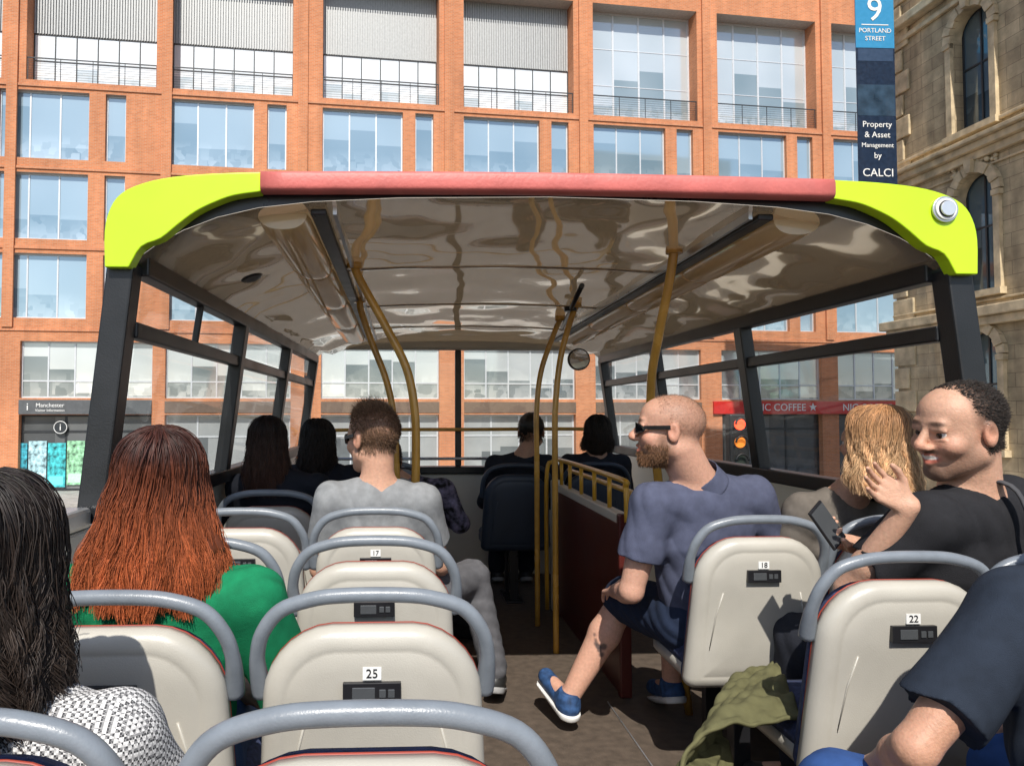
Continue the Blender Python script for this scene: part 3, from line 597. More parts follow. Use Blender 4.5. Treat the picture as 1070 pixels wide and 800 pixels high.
for bi,L in enumerate(Ls):
    off=-1.2 if L==-18.4 else 0
    if bi<9:
        for z0,z1 in rowsz:
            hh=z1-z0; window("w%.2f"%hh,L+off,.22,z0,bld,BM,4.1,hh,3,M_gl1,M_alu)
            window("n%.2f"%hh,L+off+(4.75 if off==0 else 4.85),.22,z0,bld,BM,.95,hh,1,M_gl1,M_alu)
    window("d",L,.22,1.95,bld,BM,6,2.7,5,M_gl2,M_alu,trans=.3)
    if 2<=bi<=5: window("sb",L,.35,GZ+.12,bld,BM,6,1.15-GZ-.12,4,M_glshopb,M_alu,ft=.08,trans=.70)
    else: window("s",L,.35,GZ+.12,bld,BM,6,1.15-GZ-.12,3,M_glshop,M_dkframe,ft=.1,trans=.78)
    if bi<5: 
        window("l",L,.92,17.25,bld,BM,6,2.7,6,M_glf,M_dkframe,ft=.05,trans=.5)
        lv=MB(); lv.add([(0,.1,0),(6,.1,0),(6,.1,3.45),(0,.1,3.45)],[(0,1,2,3)],M_louv)
        for k in range(46): lv.box((k*.13+.02,0,.0),(k*.13+.085,.08,3.45),M_louv)
        if "lv" not in cache: o=lv.build("louvre_screen",BM@Matrix.Translation((L,.88,19.95)),bld); cache["lv"]=o.data
        else: obj("louvre_screen",cache["lv"],BM@Matrix.Translation((L,.88,19.95)),bld)
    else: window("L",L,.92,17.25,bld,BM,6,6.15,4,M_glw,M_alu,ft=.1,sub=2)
    if "rail" not in cache:
        r=MB().box((0,.1,1.08),(6,.15,1.13),M_dkframe)
        for k in range(5): r.box((.02+k*1.485,.11,.0),(.05+k*1.485,.14,1.08),M_dkframe)
        for k in range(1,9): r.box((.0,.12,k*.12),(6,.13,k*.12+.012),M_dkframe)
        o=r.build("balcony_rail",BM@Matrix.Translation((L,0,17.27)),bld); cache["rail"]=o.data
    else: obj("balcony_rail",cache["rail"],BM@Matrix.Translation((L,0,17.27)),bld)
    if 16<L<32: MB().box((L-.55,-.15,1.18),(L+6.5,.1,1.86),M_redf).build("fascia",BM,bld)
    elif 2<=bi<=5: MB().box((L,-.04,1.25),(L+6,.1,1.80),M_brf).build("fascia",BM,bld)
    else: MB().box((L,-.06,1.18),(L+6,.1,1.86),M_grf).build("fascia",BM,bld)
def lettering(txt,size,M,m,parent,align='CENTER',name="lettering"):
    mb=MB(); mb.mesh(textmesh(txt,size,.006,align),m,RX90); return mb.build(name,M,parent)
def sign(name,label,cat,M): return thing(name,label,cat,None,M=M)
lettering("NIC COFFEE \u2605",.56,BM@Matrix.Translation((21.0,-.165,1.52)),M_white,bld)
lettering("NIC COFFEE \u2605",.56,BM@Matrix.Translation((26.3,-.165,1.52)),M_white,bld)
lettering("i",.5,BM@Matrix.Translation((-18.0,-.075,1.52)),M_white,bld)
lettering("Manchester",.27,BM@Matrix.Translation((-17.0,-.075,1.6)),M_white,bld); lettering("Visitor Information",.17,BM@Matrix.Translation((-17.0,-.075,1.36)),M_white,bld)
ms=BM@Matrix.Translation((-16.6,.2,.55)); s=sign("information_sign","round information sign with white letter i in shop window","sign",ms)
MB().disc((0,.05,0),.32,mat("sign_dark",(.03,.035,.04),.4),depth=.06).build("panel",ms,s); MB().tube([(.29*math.cos(a),-.02,.29*math.sin(a)) for a in np.linspace(0,2*math.pi,33)],.018,M_white,6,False).build("rim",ms,s)
lettering("i",.46,ms@Matrix.Translation((0,-.03,0)),M_white,s)
pc=[(.05,.35,.45),(.35,.55,.60),(.05,.42,.45),(.25,.50,.30),(.08,.30,.45),(.45,.25,.18)]
for i in range(6):
    x=-18.9+i*.86; z0=-2.3+(.1 if i%2 else 0); mp=BM@Matrix.Translation((x,.3,z0))
    p=sign("poster","colourful tourist poster in shop window","poster",mp); p["group"]="posters in the visitor centre window"
    c=pc[i]; pm=mat("poster_print",c,.5,var=.9,nscale=5)
    MB().box((0,0,0),(.80,.02,2.1),pm).build("sheet",mp,p); MB().box((.06,-.012,.1),(.71,-.002,.52),mat("poster_block",tuple(min(1,v*1.6+.1) for v in c),.5)).build("print_block",mp,p)
# ------------------------------------------------------------------ sandstone building
SR=Matrix.Rotation(-math.pi/2+.05,4,'Z')
SM=Matrix.Translation((17,25.4,0))@SR
st=thing("stone_building","ornate brown sandstone building with arched windows and cornices","building",None,M=Matrix.Translation((17,25.4,GZ))@SR)
WW=1.45
cols=[2.8+i*3.3 for i in range(6)]; rws=[(9.9,13.6),(4.9,8.5),(.2,3.7),(15,18.2)]
ops=[(c,c+WW,a,b,.45) for c in cols for a,b in rws]
xs=sorted({0,24}|{o[0] for o in ops}|{o[1] for o in ops}); zs=sorted({GZ,21}|{o[2] for o in ops}|{o[3] for o in ops}); nx,nz=len(xs)-1,len(zs)-1
G=[[opn((xs[i]+xs[i+1])/2,(zs[j]+zs[j+1])/2) for j in range(nz)] for i in range(nx)]; mb=MB()
for i in range(nx):
    for j in range(nz):
        x0,x1,z0,z1=xs[i],xs[i+1],zs[j],zs[j+1]; d=G[i][j]
        if not d: mb.add([(x0,0,z0),(x1,0,z0),(x1,0,z1),(x0,0,z1)],[(0,1,2,3)],M_stone)
        else: mb.add([(x0,0,z0),(x0,0,z1),(x0,d,z1),(x0,d,z0)],[(0,1,2,3)],M_stone); mb.add([(x1,0,z0),(x1,d,z0),(x1,d,z1),(x1,0,z1)],[(0,1,2,3)],M_stone); mb.add([(x0,0,z0),(x0,d,z0),(x1,d,z0),(x1,0,z0)],[(0,1,2,3)],M_stone); mb.add([(x0,0,z1),(x1,0,z1),(x1,d,z1),(x0,d,z1)],[(0,1,2,3)],M_stone)
mb.add([(0,0,GZ),(0,12,GZ),(0,12,21),(0,0,21)],[(0,1,2,3)],M_stone); mb.add([(0,0,21),(24,0,21),(24,12,21),(0,12,21)],[(0,1,2,3)],M_stone)
mb.build("wall",SM,st)
for z,pj,hh in ((9.1,.35,.22),(9.32,.5,.14),(14.35,.4,.3),(4.1,.4,.3),(3.85,.25,.25),(8.85,.18,.25),(19.8,.6,.5),(9.75,.12,.12),(13.95,.15,.14),(8.55,.08,.07),(14.12,.07,.07),(4.55,.1,.08)):
    MB().box((-pj,-pj,z),(24,-.003,z+hh-.004),M_stonet).build("cornice",SM,st,.03)
for q in range(30):
    z=GZ+q*.78; w=.9 if q%2 else .6; MB().box((-.07,-.09,z),(w,-.002,z+.70),M_stonet).build("quoin",SM,st,.03)
for c in cols:
    for a,b in rws:
        window("st%.1f"%(b-a),c,.3,a,st,SM,WW,b-a,2,M_glstone,M_dkframe,ft=.06,trans=.55)
        key="sur%.1f"%(b-a)
        if key not in cache:
            hw_=WW/2; s=MB(); hh=b-a; s.box((-.22,-.12,-.0),(-.0,-.003,hh-hw_),M_stonet).box((WW,-.12,0),(WW+.22,-.003,hh-hw_),M_stonet)
            s.box((-.28,-.17,hh-hw_-.18),(.0,-.004,hh-hw_-.02),M_stonet).box((WW,-.17,hh-hw_-.18),(WW+.28,-.004,hh-hw_-.02),M_stonet)
            n=11
            for k in range(n):
                a0=math.pi*k/n; a1=math.pi*(k+1)/n-.02; cx,cz=hw_,hh-hw_
                P=lambda r,t,y:(cx-r*math.cos(t),y,cz+r*math.sin(t))
                pj=-.17 if k%2 else -.13
                if k==n//2: pj=-.26
                ro=hw_+(.30 if k!=n//2 else .40)
                v=[P(hw_,a0,pj),P(hw_,a1,pj),P(ro,a1,pj),P(ro,a0,pj)]; v+=[(p[0],-.002,p[2]) for p in v]
                s.add(v,[(0,1,2,3),(4,7,6,5),(0,4,5,1),(1,5,6,2),(2,6,7,3),(3,7,4,0)],M_stonet)
            for sx in (0,1):
                pts=[(0,hh+.001) if not sx else (WW,hh+.001)]
                for t in np.linspace(0,math.pi/2,8):
                    x=hw_-hw_*math.cos(t); pts.append((x if not sx else WW-x,hh-hw_+hw_*math.sin(t)))
                v=[(p[0],-.004,p[1]) for p in pts]+[(p[0],.29,p[1]) for p in pts]; m_=len(pts)
                f=[(0,k,k+1) for k in range(1,m_-1)]+[(k,k+1,k+1+m_,k+m_) for k in range(1,m_-1)]; s.add(v,f,M_stonet)
            s.box((-.3,-.22,-.2),(WW+.3,-.003,-.004),M_stonet)
            o=s.build("window_surround",SM@Matrix.Translation((c,0,a)),st); cache[key]=o.data
        else: obj("window_surround",cache[key],SM@Matrix.Translation((c,0,a)),st)
    s=MB(); 
    for k in range(34):
        x=random.uniform(-.3,1.8); z=random.uniform(0,.5); r=random.uniform(.04,.10)
        s.tube([(x,-.02,z),(x+.01,-.02-r*.8,z),(x+.01,-.02-r,z)],[r,r*.7,.01],M_stonet,8)
    s.build("carved_relief",SM@Matrix.Translation((c,0,8.62)),st)
# ------------------------------------------------------------------ banner
bmx=Matrix.Translation((15.0,24.2,0)); bn=thing("hanging_banner","tall navy banner with pale blue top hung off stone building","banner",None,M=Matrix.Translation((15.0,24.2,9)))
M_navy=mat("navy_vinyl",(.010,.024,.055),.35,var=.25,coat=.3); M_cy=mat("blue_vinyl",(.035,.26,.50),.4,var=.05)
MB().box((0,0,8.0),(1.32,.03,13.45),M_navy).build("panel",bmx,bn); MB().box((0,-.002,13.452),(1.32,.032,17.2),M_cy).build("header_panel",bmx,bn)
MB().tube([(-.02,.015,17.2),(2.1,.015,17.2)],.04,M_dkframe).build("bracket",bmx,bn); MB().tube([(-.02,.015,8.0),(2.1,.015,8.0)],.04,M_dkframe).build("bracket",bmx,bn)
T=lambda x,z:bmx@Matrix.Translation((x,-.012,z))
lettering("9",1.15,T(.66,14.72),M_white,bn); MB().box((.2,-.014,14.22),(1.12,-.004,14.25),M_white).build("rule",bmx,bn)
lettering("PORTLAND",.215,T(.66,14.03),M_white,bn); lettering("STREET",.215,T(.66,13.76),M_white,bn)
for i,tx in enumerate(("Property","& Asset","Management","by")): lettering(tx,.28 if tx!="Management" else .215,T(.66,10.85-i*.35),M_white,bn)
lettering("CALCI",.38,T(.66,9.22),M_white,bn)
MB().box((.06,-.008,13.0),(1.26,-.002,13.42),mat("navy_band",(.03,.06,.12),.4)).build("band",bmx,bn); MB().box((.02,-.006,11.15),(1.30,-.002,12.2),mat("blue_grey_band",(.03,.06,.10),.3,coat=.5,var=.5,nscale=2)).build("band",bmx,bn)
# ------------------------------------------------------------------ traffic light
tl=thing("traffic_light","black traffic light on a pole with red lamp lit","traffic light",(5.78,13.0,GZ)); mt=Matrix.Translation((5.78,13.0,-.02))
MB().tube([(0,0,GZ+.02),(0,0,.35)],.055,M_dkframe).build("pole",mt,tl); MB().box((-.17,-.1,.30),(.17,.12,1.28),M_ink).build("housing",mt,tl,.03)
for i,(c,e) in enumerate((((.9,.06,.02),4.0),((.75,.20,.02),.9),((.01,.02,.012),0))):
    m,nt,b=newmat("signal_lens"); b.inputs["Base Color"].default_value=(*c,1); b.inputs["Emission Color"].default_value=(*c,1); b.inputs["Emission Strength"].default_value=e; b.inputs["Roughness"].default_value=.6
    MB().disc((0,-.09,1.1-i*.31),.095,m,depth=.03).build("lamp",mt,tl)
    MB().tube([(.11*math.cos(a),-.2,1.1-i*.31+.11*math.sin(a)) for a in np.linspace(0,math.pi,14)],.02,M_ink,6,True,1).build("hood",mt,tl)
# ------------------------------------------------------------------ BUS
bus=thing("tour_bus","open-top double-decker tour bus upper deck with cream seats and canopy","bus",(.48,2.8,GZ))
XL,XR=-.90,1.84
MB().box((XL,-1.2,-.08),(XR,6.25,0),M_floor).build("deck_floor",None,bus)
MB().box((.20,-1.2,.001),(.205,6.1,.006),M_alurail).box((.90,-1.2,.001),(.905,3.4,.006),M_alurail).build("floor_trim",None,bus)
MB().box((XL-.07,-2.6,GZ+.35),(XR+.07,6.35,-.1),M_redp).build("lower_body",None,bus,.05)
for x,w in ((XL-.07,.07),(XR,.07)):
    MB().box((x,-1.2,-.09),(x+w,6.3,.97),M_cream).build("side_panel",None,bus,.01)
for x in (XL-.075,XR-.005):
    MB().box((x-.005,-1.2,.972),(x+.085,2.2,1.03),M_alurail).build("side_capping",None,bus,.012)
for x in (-.7,1.64):
    for y in (-.9,4.6):
        w=MB(); sx=x+(-.27 if x<0 else .27); w.tube([(sx-.14,y,GZ+.5),(sx+.14,y,GZ+.5)],.5,M_unit,28).build("wheel",None,bus)
def prof(t,off=0):
    k=1-.06*t; dz=-.075*t
    base=[(-.80,1.745),(-.74,1.79),(-.66,1.835),(-.56,1.875),(-.44,1.905),(-.28,1.925),(-.02,1.94),(.43,1.948),(.88,1.94),(1.14,1.925),(1.30,1.905),(1.42,1.875),(1.52,1.835),(1.60,1.79),(1.66,1.745)]
    return [(.43+(x-.43)*(k+off*.04),1.0*z+dz*(1 if z>1.8 else .2)+off*.055) for x,z in base]
Y0,Y1=2.30,6.12
def loftsurf(i0,i1,m,name,flip=False,off=0,y0=Y0,y1=Y1,ny=12):
    mb=MB(); rings=[]
    for j in range(ny+1):
        t=j/ny; y=y0+(y1-y0)*t; tt=(y-Y0)/(Y1-Y0); P=prof(tt,off)[i0:i1+1]; rings.append([(p[0],y,p[1]) for p in P])
    mb.loft(rings,m,True,False,False,False); return mb
canopy=loftsurf(0,14,M_ceil,"canopy",y0=2.252).build("canopy",None,bus)
loftsurf(0,14,M_roof,"roof_skin",off=1,y0=2.25,y1=6.2).build("roof_skin",None,canopy)
# closing strip between ceiling and roof skin behind the end caps
A_=prof(-.012,0); B_=prof(-.012,1); MB().loft([[(p[0],2.2515,p[1]+.001) for p in A_],[(p[0],2.2515,p[1]+.002) for p in B_]],M_unit,False,False,False,False).build("edge_closer",None,canopy)
for y in (3.25,4.25,5.2):
    t=(y-Y0)/(Y1-Y0); P=prof(t)[5:10]; mb=MB(); mb.loft([[(p[0],yy,p[1]-dz) for p in P] for yy,dz in ((y-.016,.0),(y-.012,.004),(y+.012,.004),(y+.016,.0))],M_ceil,True,False,False,False)
    mb.build("ceiling_rib",None,canopy)
for x in (-.385,1.245):
    sg=1 if x<.4 else -1
    ys=[2.34,3.14,3.155,3.955,3.97,4.77,4.785,5.6]
    for k in range(0,8,2):
        pts=[(x,ys[k]+(ys[k+1]-ys[k])*q/10,1.913-.078*((ys[k]+(ys[k+1]-ys[k])*q/10)-Y0)/(Y1-Y0)) for q in range(11)]
        mbx=MB(); rr=[]
        for q,p in enumerate(pts):
            e_=.93 if q in(0,10) else 1
            rr.append([(p[0]+.082*e_*math.copysign(abs(math.cos(a))**.8,math.cos(a)),p[1],p[2]-.052*e_*math.sin(a)) for a in np.linspace(0,math.pi,13)])
        mbx.loft(rr,M_lampcover,True,False,False,False)
        for e_i in (0,10): 
            r_=rr[e_i]; mbx.add(r_,[tuple(range(len(r_)))],M_lampcover)
        mbx.build("light_diffuser",None,canopy)
    MB().beam((x+sg*.115,2.31,1.912),(x+sg*.115-sg*.01,5.75,1.845),.05,.02,M_unit).build("lighting_trim",None,canopy,.005)
    MB().beam((x+sg*.165,2.31,1.916),(x+sg*.155,5.75,1.85),.012,.025,M_alurail).build("lighting_trim",None,canopy)
sp=MB(); c=Vector((-.60,2.95,1.832)); rr=[]
for r_,d in ((.04,0),(.034,-.006),(.02,-.004)): rr.append([tuple(c+Vector((r_*math.cos(a),r_*1.5*math.sin(a),d+.38*r_*math.cos(a)-.012))) for a in np.linspace(0,2*math.pi,20,endpoint=False)])
sp.loft(rr,M_unit).build("speaker_grille",None,canopy)
def ext(pts,y0,y1,m,name,parent,bev=.012):
    n=len(pts); mb=MB(); v=[(p[0],y0,p[1]) for p in pts]+[(p[0],y1,p[1]) for p in pts]
    mb.add(v,[tuple(range(n)),tuple(range(2*n-1,n-1,-1))]+[(k,k+n,(k+1)%n+n,(k+1)%n) for k in range(n)],m); return mb.build(name,None,parent,bev,3)
outer=[tuple(p) for p in catmull([(-.868,1.715,0),(-.870,1.82,0),(-.856,1.885,0),(-.825,1.930,0),(-.765,1.960,0),(-.68,1.980,0),(-.56,1.992,0),(-.425,1.998,0)],3)]
inner=[tuple(p) for p in catmull([(-.425,1.940,0),(-.50,1.928,0),(-.555,1.908,0),(-.61,1.880,0),(-.66,1.842,0),(-.71,1.80,0),(-.765,1.775,0),(-.800,1.715,0)],3)]
capL=[(p[0],p[1]) for p in outer+inner]
ext(capL[::-1],2.20,2.2505,M_lime,"canopy_corner",canopy,.004)
capR=[(.86-p[0],p[1]) for p in capL]; ext(capR,2.20,2.2505,M_lime,"canopy_corner",canopy,.004)
lc=Vector((1.625,2.198,1.910)); MB().disc(lc,.040,M_alurail,depth=.008).disc(lc+Vector((0,-.007,0)),.033,M_white,depth=.006).build("marker_lamp",None,canopy,.002)
MB().disc(lc+Vector((0,-.0125,0)),.026,M_unit,depth=.003).disc(lc+Vector((0,-.0155,0)),.023,M_silver,depth=.006).build("marker_lamp_lens",None,canopy,.002)
rings=[]
for k in range(25):
    x=-.424+1.708*k/24; dz=.008*math.sin(math.pi*k/24); f_=lambda v:math.copysign(abs(v)**.5,v); rings.append([(x,2.218+.032*f_(math.cos(a)),1.970+dz+.030*f_(math.sin(a))) for a in np.linspace(0,2*math.pi,24,endpoint=False)])
MB().loft(rings,M_bar).build("padded_bar",None,canopy)
for sgn in (-1,1):
    mx=lambda x:x if sgn<0 else .86-x
    def bm(a,b,w,h,name="window_frame",m=M_blk,bev=.006,up=(0,0,1)):
        return MB().beam((mx(a[0]),a[1],a[2]),(mx(b[0]),b[1],b[2]),w,h,m,up).build(name,None,bus,bev)
    bm((-.834,2.27,1.74),(-.905,2.25,.98),.078,.08,"corner_post",up=(0,1,0))
    ft=lambda y:.06*(y-Y0)/(Y1-Y0)*1.2
    xt=lambda y:-.805+ft(y); xb=lambda y:-.89+ft(y)*.8
    zt=lambda z,y:xb(y)+(xt(y)-xb(y))*(z-1)/.75
    bm((xt(2.3),2.3,1.742),(xt(6.1),6.1,1.725),.06,.07)
    bm((zt(1.54,2.3),2.3,1.545),(zt(1.54,6.1),6.1,1.525),.045,.05)
    bm((xb(2.3),2.3,1.0),(xb(6.1),6.1,1.0),.07,.06)
    for y in (3.62,4.85,6.08): bm((xt(y),y,1.72),(xb(y),y,1.0),.06,.08,"window_pillar",up=(0,1,0))
    if sgn<0: bm((zt(1.52,2.9),2.95,1.535),(xt(2.9),2.95,1.72),.025,.02,up=(0,1,0))
    for ya,yb in ((2.35,3.6),(3.65,4.82),(4.88,6.05)):
        for za,zb in ((1.03,1.525),(1.57,1.71)):
            MB().add([(mx(zt(za,ya)),ya,za),(mx(zt(za,yb)),yb,za),(mx(zt(zb,yb)),yb,zb),(mx(zt(zb,ya)),ya,zb)],[(0,1,2,3)],M_glass).build("window_glass",None,bus)
MB().box((-.83,6.08,.0),(1.70,6.2,.80),M_cream).build("front_panel",None,bus,.01)
MB().box((-.85,6.05,.802),(1.72,6.2,.86),M_blk).build("front_sill",None,bus,.01)
MB().box((-.80,6.10,1.80),(1.66,6.18,1.885),M_cream).build("front_header",None,bus,.02)
for x in (-.795,.42,1.655): MB().box((x-.025,6.10,.862),(x+.025,6.165,1.798),M_blk).build("windscreen_pillar",None,bus,.008)
for a,b in ((-.765,.39),(.45,1.625)): MB().add([(a,6.13,.86),(b,6.13,.86),(b,6.13,1.80),(a,6.13,1.80)],[(0,1,2,3)],M_glass).build("windscreen_glass",None,bus)
MB().tube(catmull([(-.76,6.02,1.10),(-.7,5.95,1.15),(0,5.93,1.16),(.42,5.93,1.16),(1.5,5.93,1.16),(1.6,6.02,1.10)],6),.014,M_yel).build("front_handrail",None,bus)
MB().tube([(-.76,5.98,.93),(1.62,5.98,.93)],.012,M_alurail).build("front_handrail",None,bus)
mi=MB(); c=Vector((1.32,5.75,1.70)); mi.disc(c,.085,M_blk,depth=.03).disc(c+Vector((0,-.03,0)),.075,mat("mirror",(.8,.8,.8),.03,1,var=0,rvar=0),depth=.004).tube([c,c+Vector((0,.12,.08))],.01,M_blk).build("round_mirror",None,bus)
def pole(pts,r=.0165,m=M_yel,name="grab_pole"):
    mb=MB().tube(catmull(pts,8),r,m,12); p=Vector(pts[0]); mb.tube([p+Vector((0,0,.02)),p-Vector((0,0,.012))],.032,m,16); return mb.build(name,None,bus)
pole([(-.215,3.12,1.90),(-.19,3.12,1.84),(-.09,3.12,1.66),(.0,3.12,1.48),(.035,3.12,1.30),(.04,3.12,1.1),(.035,3.12,.86),(.04,3.12,.5),(.05,3.12,0)],.018)
pole([(-.245,3.95,1.88),(-.235,3.95,1.82),(-.18,3.95,1.66),(-.11,3.95,1.48),(-.07,3.95,1.3),(-.05,3.95,1.0),(-.02,3.95,0)],.018)
pole([(1.03,2.85,1.92),(1.02,2.88,1.80),(1.0,2.95,1.6),(1.0,3.05,1.4),(1.04,3.12,1.1),(1.22,3.26,.0)],.018)
pole([(.93,4.10,1.88),(.90,4.10,1.80),(.845,4.1,1.6),(.815,4.10,1.35),(.81,4.1,1.1),(.81,4.1,0)])
pole([(.95,4.62,1.87),(.91,4.62,1.78),(.83,4.62,1.55),(.80,4.62,1.3),(.80,4.62,1.0),(.80,4.62,0)])
MB().tube([(.8,3.4,1.875),(1.02,4.9,1.85)],.012,M_unit).tube([(.9,4.1,1.875),(.9,4.1,1.85)],.035,M_unit).build("ceiling_bracket",None,bus)
sc_=MB().box((.985,3.5,.0),(1.015,4.93,.78),M_redw).build("stair_panel",None,bus,.004)
MB().box((.975,3.48,.782),(1.03,4.95,.83),M_cream).box((.955,4.94,0),(1.035,5.0,.85),M_cream).box((.972,3.44,0),(1.028,3.485,.83),M_redw).build("stair_panel_edging",None,sc_,.008)
MB().tube(catmull([(1.0,3.40,.80),(1.0,3.42,.95),(1.0,3.55,.985),(1.0,4.9,.985),(.97,4.98,.97),(.93,5.0,.85),(.93,5.0,0)],6),.014,M_yel2).build("stair_rail",None,sc_)
MB().tube(catmull([(1.06,3.42,.9),(1.06,3.55,.92),(1.06,4.9,.92)],6),.014,M_yel2).build("stair_rail",None,sc_)
for y in (3.7,4.0,4.3,4.6,4.85): MB().tube([(1.0,y,.83),(1.0,y,.98)],.011,M_yel2).build("stair_rail",None,sc_)
# seats
def outline(hw,z0,z1,rt,rb,ins,n=8):
    hw-=ins; z0+=ins; z1-=ins; rt=max(.012,rt-ins*.8); rb=max(.006,rb-ins); pts=[]
    for cx,cz,r,a0 in ((hw-rb,z0+rb,rb,-90),(hw-rt,z1-rt,rt,0),(-hw+rt,z1-rt,rt,90),(-hw+rb,z0+rb,rb,180)):
        for k in range(n): 
            a=math.radians(a0+90*k/(n-1)); pts.append((cx+r*math.cos(a),cz+r*math.sin(a)))
    return pts
lean=lambda z:(.92-z)*.17
def ring(ins,y,hw=.210,z0=.36,z1=.872,rt=.130,rb=.04,crown=.010):
    out=[]
    for x,z in outline(hw,z0,z1,rt,rb,ins):
        w=1+.13*(.87-z)/.5; zz=z+(crown*(1-(x/hw)**2) if z>.7 else 0); out.append((x*w,y+lean(zz)+.0,zz))
    return out
def seatparts():
    sh=MB(); sh.loft([ring(0,.0),ring(0,-.016),ring(.003,-.026),ring(.009,-.035),ring(.018,-.042),ring(.030,-.046),ring(.042,-.048),ring(.046,-.0465),ring(.050,-.0485),ring(.085,-.052),ring(.14,-.054)],M_seat)
    for sx in (-1,1):
        sh.tube([(sx*.165,lean(.50)-.047,.50),(sx*.150,lean(.62)-.051,.62),(sx*.13,lean(.70)-.053,.70)],.0028,M_seat,6)
        for z in (.46,.66): sh.tube([(sx*.19,lean(z)-.036,z),(sx*.19,lean(z)-.044,z)],.006,M_alurail,8)
    cu=MB(); cu.loft([ring(.006,.002),ring(.004,.02),ring(.012,.045),ring(.04,.06),ring(.09,.066)][::-1],M_fab)
    pi=MB(); P=ring(.002,.004); P=[P[i] for i in range(8,24)]; P=[(P[0][0]*1.06,P[0][1]+.04,P[0][2]-.25)]+P+[(P[-1][0]*1.06,P[-1][1]+.04,P[-1][2]-.25)]
    pi.tube(P,.0030,M_pipe,8)
    ha=MB(); hp=catmull([(-.222,.05,.725),(-.228,.03,.77),(-.228,.008,.82),(-.214,-.010,.870),(-.178,-.020,.914),(-.115,-.025,.936),(-.05,-.027,.943),(.05,-.027,.943),(.115,-.025,.936),(.178,-.020,.914),(.214,-.010,.870),(.228,.008,.82),(.228,.03,.77),(.222,.05,.725)],5)
    nn=len(hp); rad=[.0150+.008*max(0,(abs(k-(nn-1)/2)/((nn-1)/2)-.70)/.30) for k in range(nn)]; rad[0]*=.55; rad[-1]*=.55
    ha.tube(hp,rad,M_hand,16)
    ba=MB()
    def cr(ins,z): return [(x,.30+yy,z) for x,yy in outline(.215,-.21,.20,.06,.03,ins)]
    ba.loft([cr(.02,.36),cr(.0,.385),cr(0,.42)],M_seat); ba.loft([cr(.003,.421),cr(.0,.445),cr(.015,.468),cr(.06,.476)],M_fab)
    lg=MB(); lg.box((-.03,.15,.012),(.03,.21,.37),M_unit).box((-.03,.40,.012),(.03,.44,.37),M_unit).box((-.06,.10,0),(.06,.48,.012),M_unit)
    un=MB(); z=.758; yb=lean(z)-.052
    un.box((-.056,yb-.014,z-.020),(.056,yb+.01,z+.020),M_unit).box((-.038,yb-.0165,z-.012),(.006,yb-.014,z+.012),M_screen)
    for k in range(2): un.box((.014+k*.017,yb-.0165,z-.008),(.027+k*.017,yb-.014,z+.008),M_screen)
    return [("seat",sh),("cushion",cu),("piping",pi),("grab_handle",ha),("seat_base",ba),("seat_leg",lg),("call_unit",un)]
SP=seatparts()
def seat(x,y,num=None,unit=True,dark=False):
    M=Matrix.Translation((x,y,0)); root=None
    for i,(nm,mb) in enumerate(SP):
        if nm=="call_unit" and not unit: continue
        if nm not in cache:
            o=mb.build(nm,M,bus if root is None else root,.003 if nm in("call_unit","seat_leg") else 0); cache[nm]=o.data
        else:
            d=cache[nm]
            if dark and nm in("seat","piping","grab_handle","seat_base"):
                d=d.copy()
                for q in range(len(d.materials)): d.materials[q]=M_seatd
            o=obj(nm,d,M,bus if root is None else root)
            if nm in("call_unit","seat_leg"):
                b=o.modifiers.new("bevel",'BEVEL'); b.width=.003; b.segments=2
        if root is None: root=o
    if num:
        z=.794; yb=lean(z)-.052; mb=MB().box((-.018,yb-.003,z-.012),(.018,yb+.003,z+.012),M_white)
        mb.mesh(textmesh(num,.024,.0006),M_ink,Matrix.Translation((0,yb-.0042,z))@RX90); mb.build("number_plate",M,root)
rowsL=[.94,1.52,2.14,2.77,3.40,4.03,4.66,5.28]
nums={1:"25",3:"17"}
for i,y in enumerate(rowsL):
    dx=-.035*(min(y,3.4)-.94); seat(-.045+dx,y,nums.get(i)); seat(-.56+dx*.5,y)
for i,y in enumerate([1.05,1.85,2.50]):
    seat([1.185,1.24,1.18][i],y,{1:"22",2:"18"}.get(i)); seat(1.66,y)
seat(.74,5.05,unit=False,dark=True); seat(1.30,5.15,unit=False,dark=True)
# ------------------------------------------------------------------ PEOPLE
def fabric(name,c,rough=.9,var=.15,ns=30): return mat(name,c,rough,var=var,nscale=ns,bump=.3,bscale=500,spec=.2)
def houndstooth():
    m,nt,b=newmat("houndstooth_check"); N=nt.nodes; L=nt.links; tc=N.new("ShaderNodeTexCoord")
    ch=N.new("ShaderNodeTexChecker"); ch.inputs["Scale"].default_value=170; ch.inputs["Color1"].default_value=(.78,.77,.76,1); ch.inputs["Color2"].default_value=(.025,.025,.03,1)
    c2=N.new("ShaderNodeTexChecker"); c2.inputs["Scale"].default_value=340; c2.inputs["Color1"].default_value=(.8,.8,.8,1); c2.inputs["Color2"].default_value=(.1,.1,.1,1)
    L.new(tc.outputs["Object"],ch.inputs["Vector"]); L.new(tc.outputs["Object"],c2.inputs["Vector"])
    mx=N.new("ShaderNodeMix"); mx.data_type='RGBA'; mx.inputs["Factor"].default_value=.3; L.new(ch.outputs["Color"],mx.inputs["A"]); L.new(c2.outputs["Color"],mx.inputs["B"]); L.new(mx.outputs["Result"],b.inputs["Base Color"]); b.inputs["Roughness"].default_value=.9
    return m
SK=(.56,.32,.22); jeans=fabric("denim",(.06,.10,.20)); dark=fabric("dark_cloth",(.02,.022,.03))
shoes_b=(mat("black_shoe",(.02,.02,.02),.5),mat("grey_sole",(.3,.3,.3),.6))
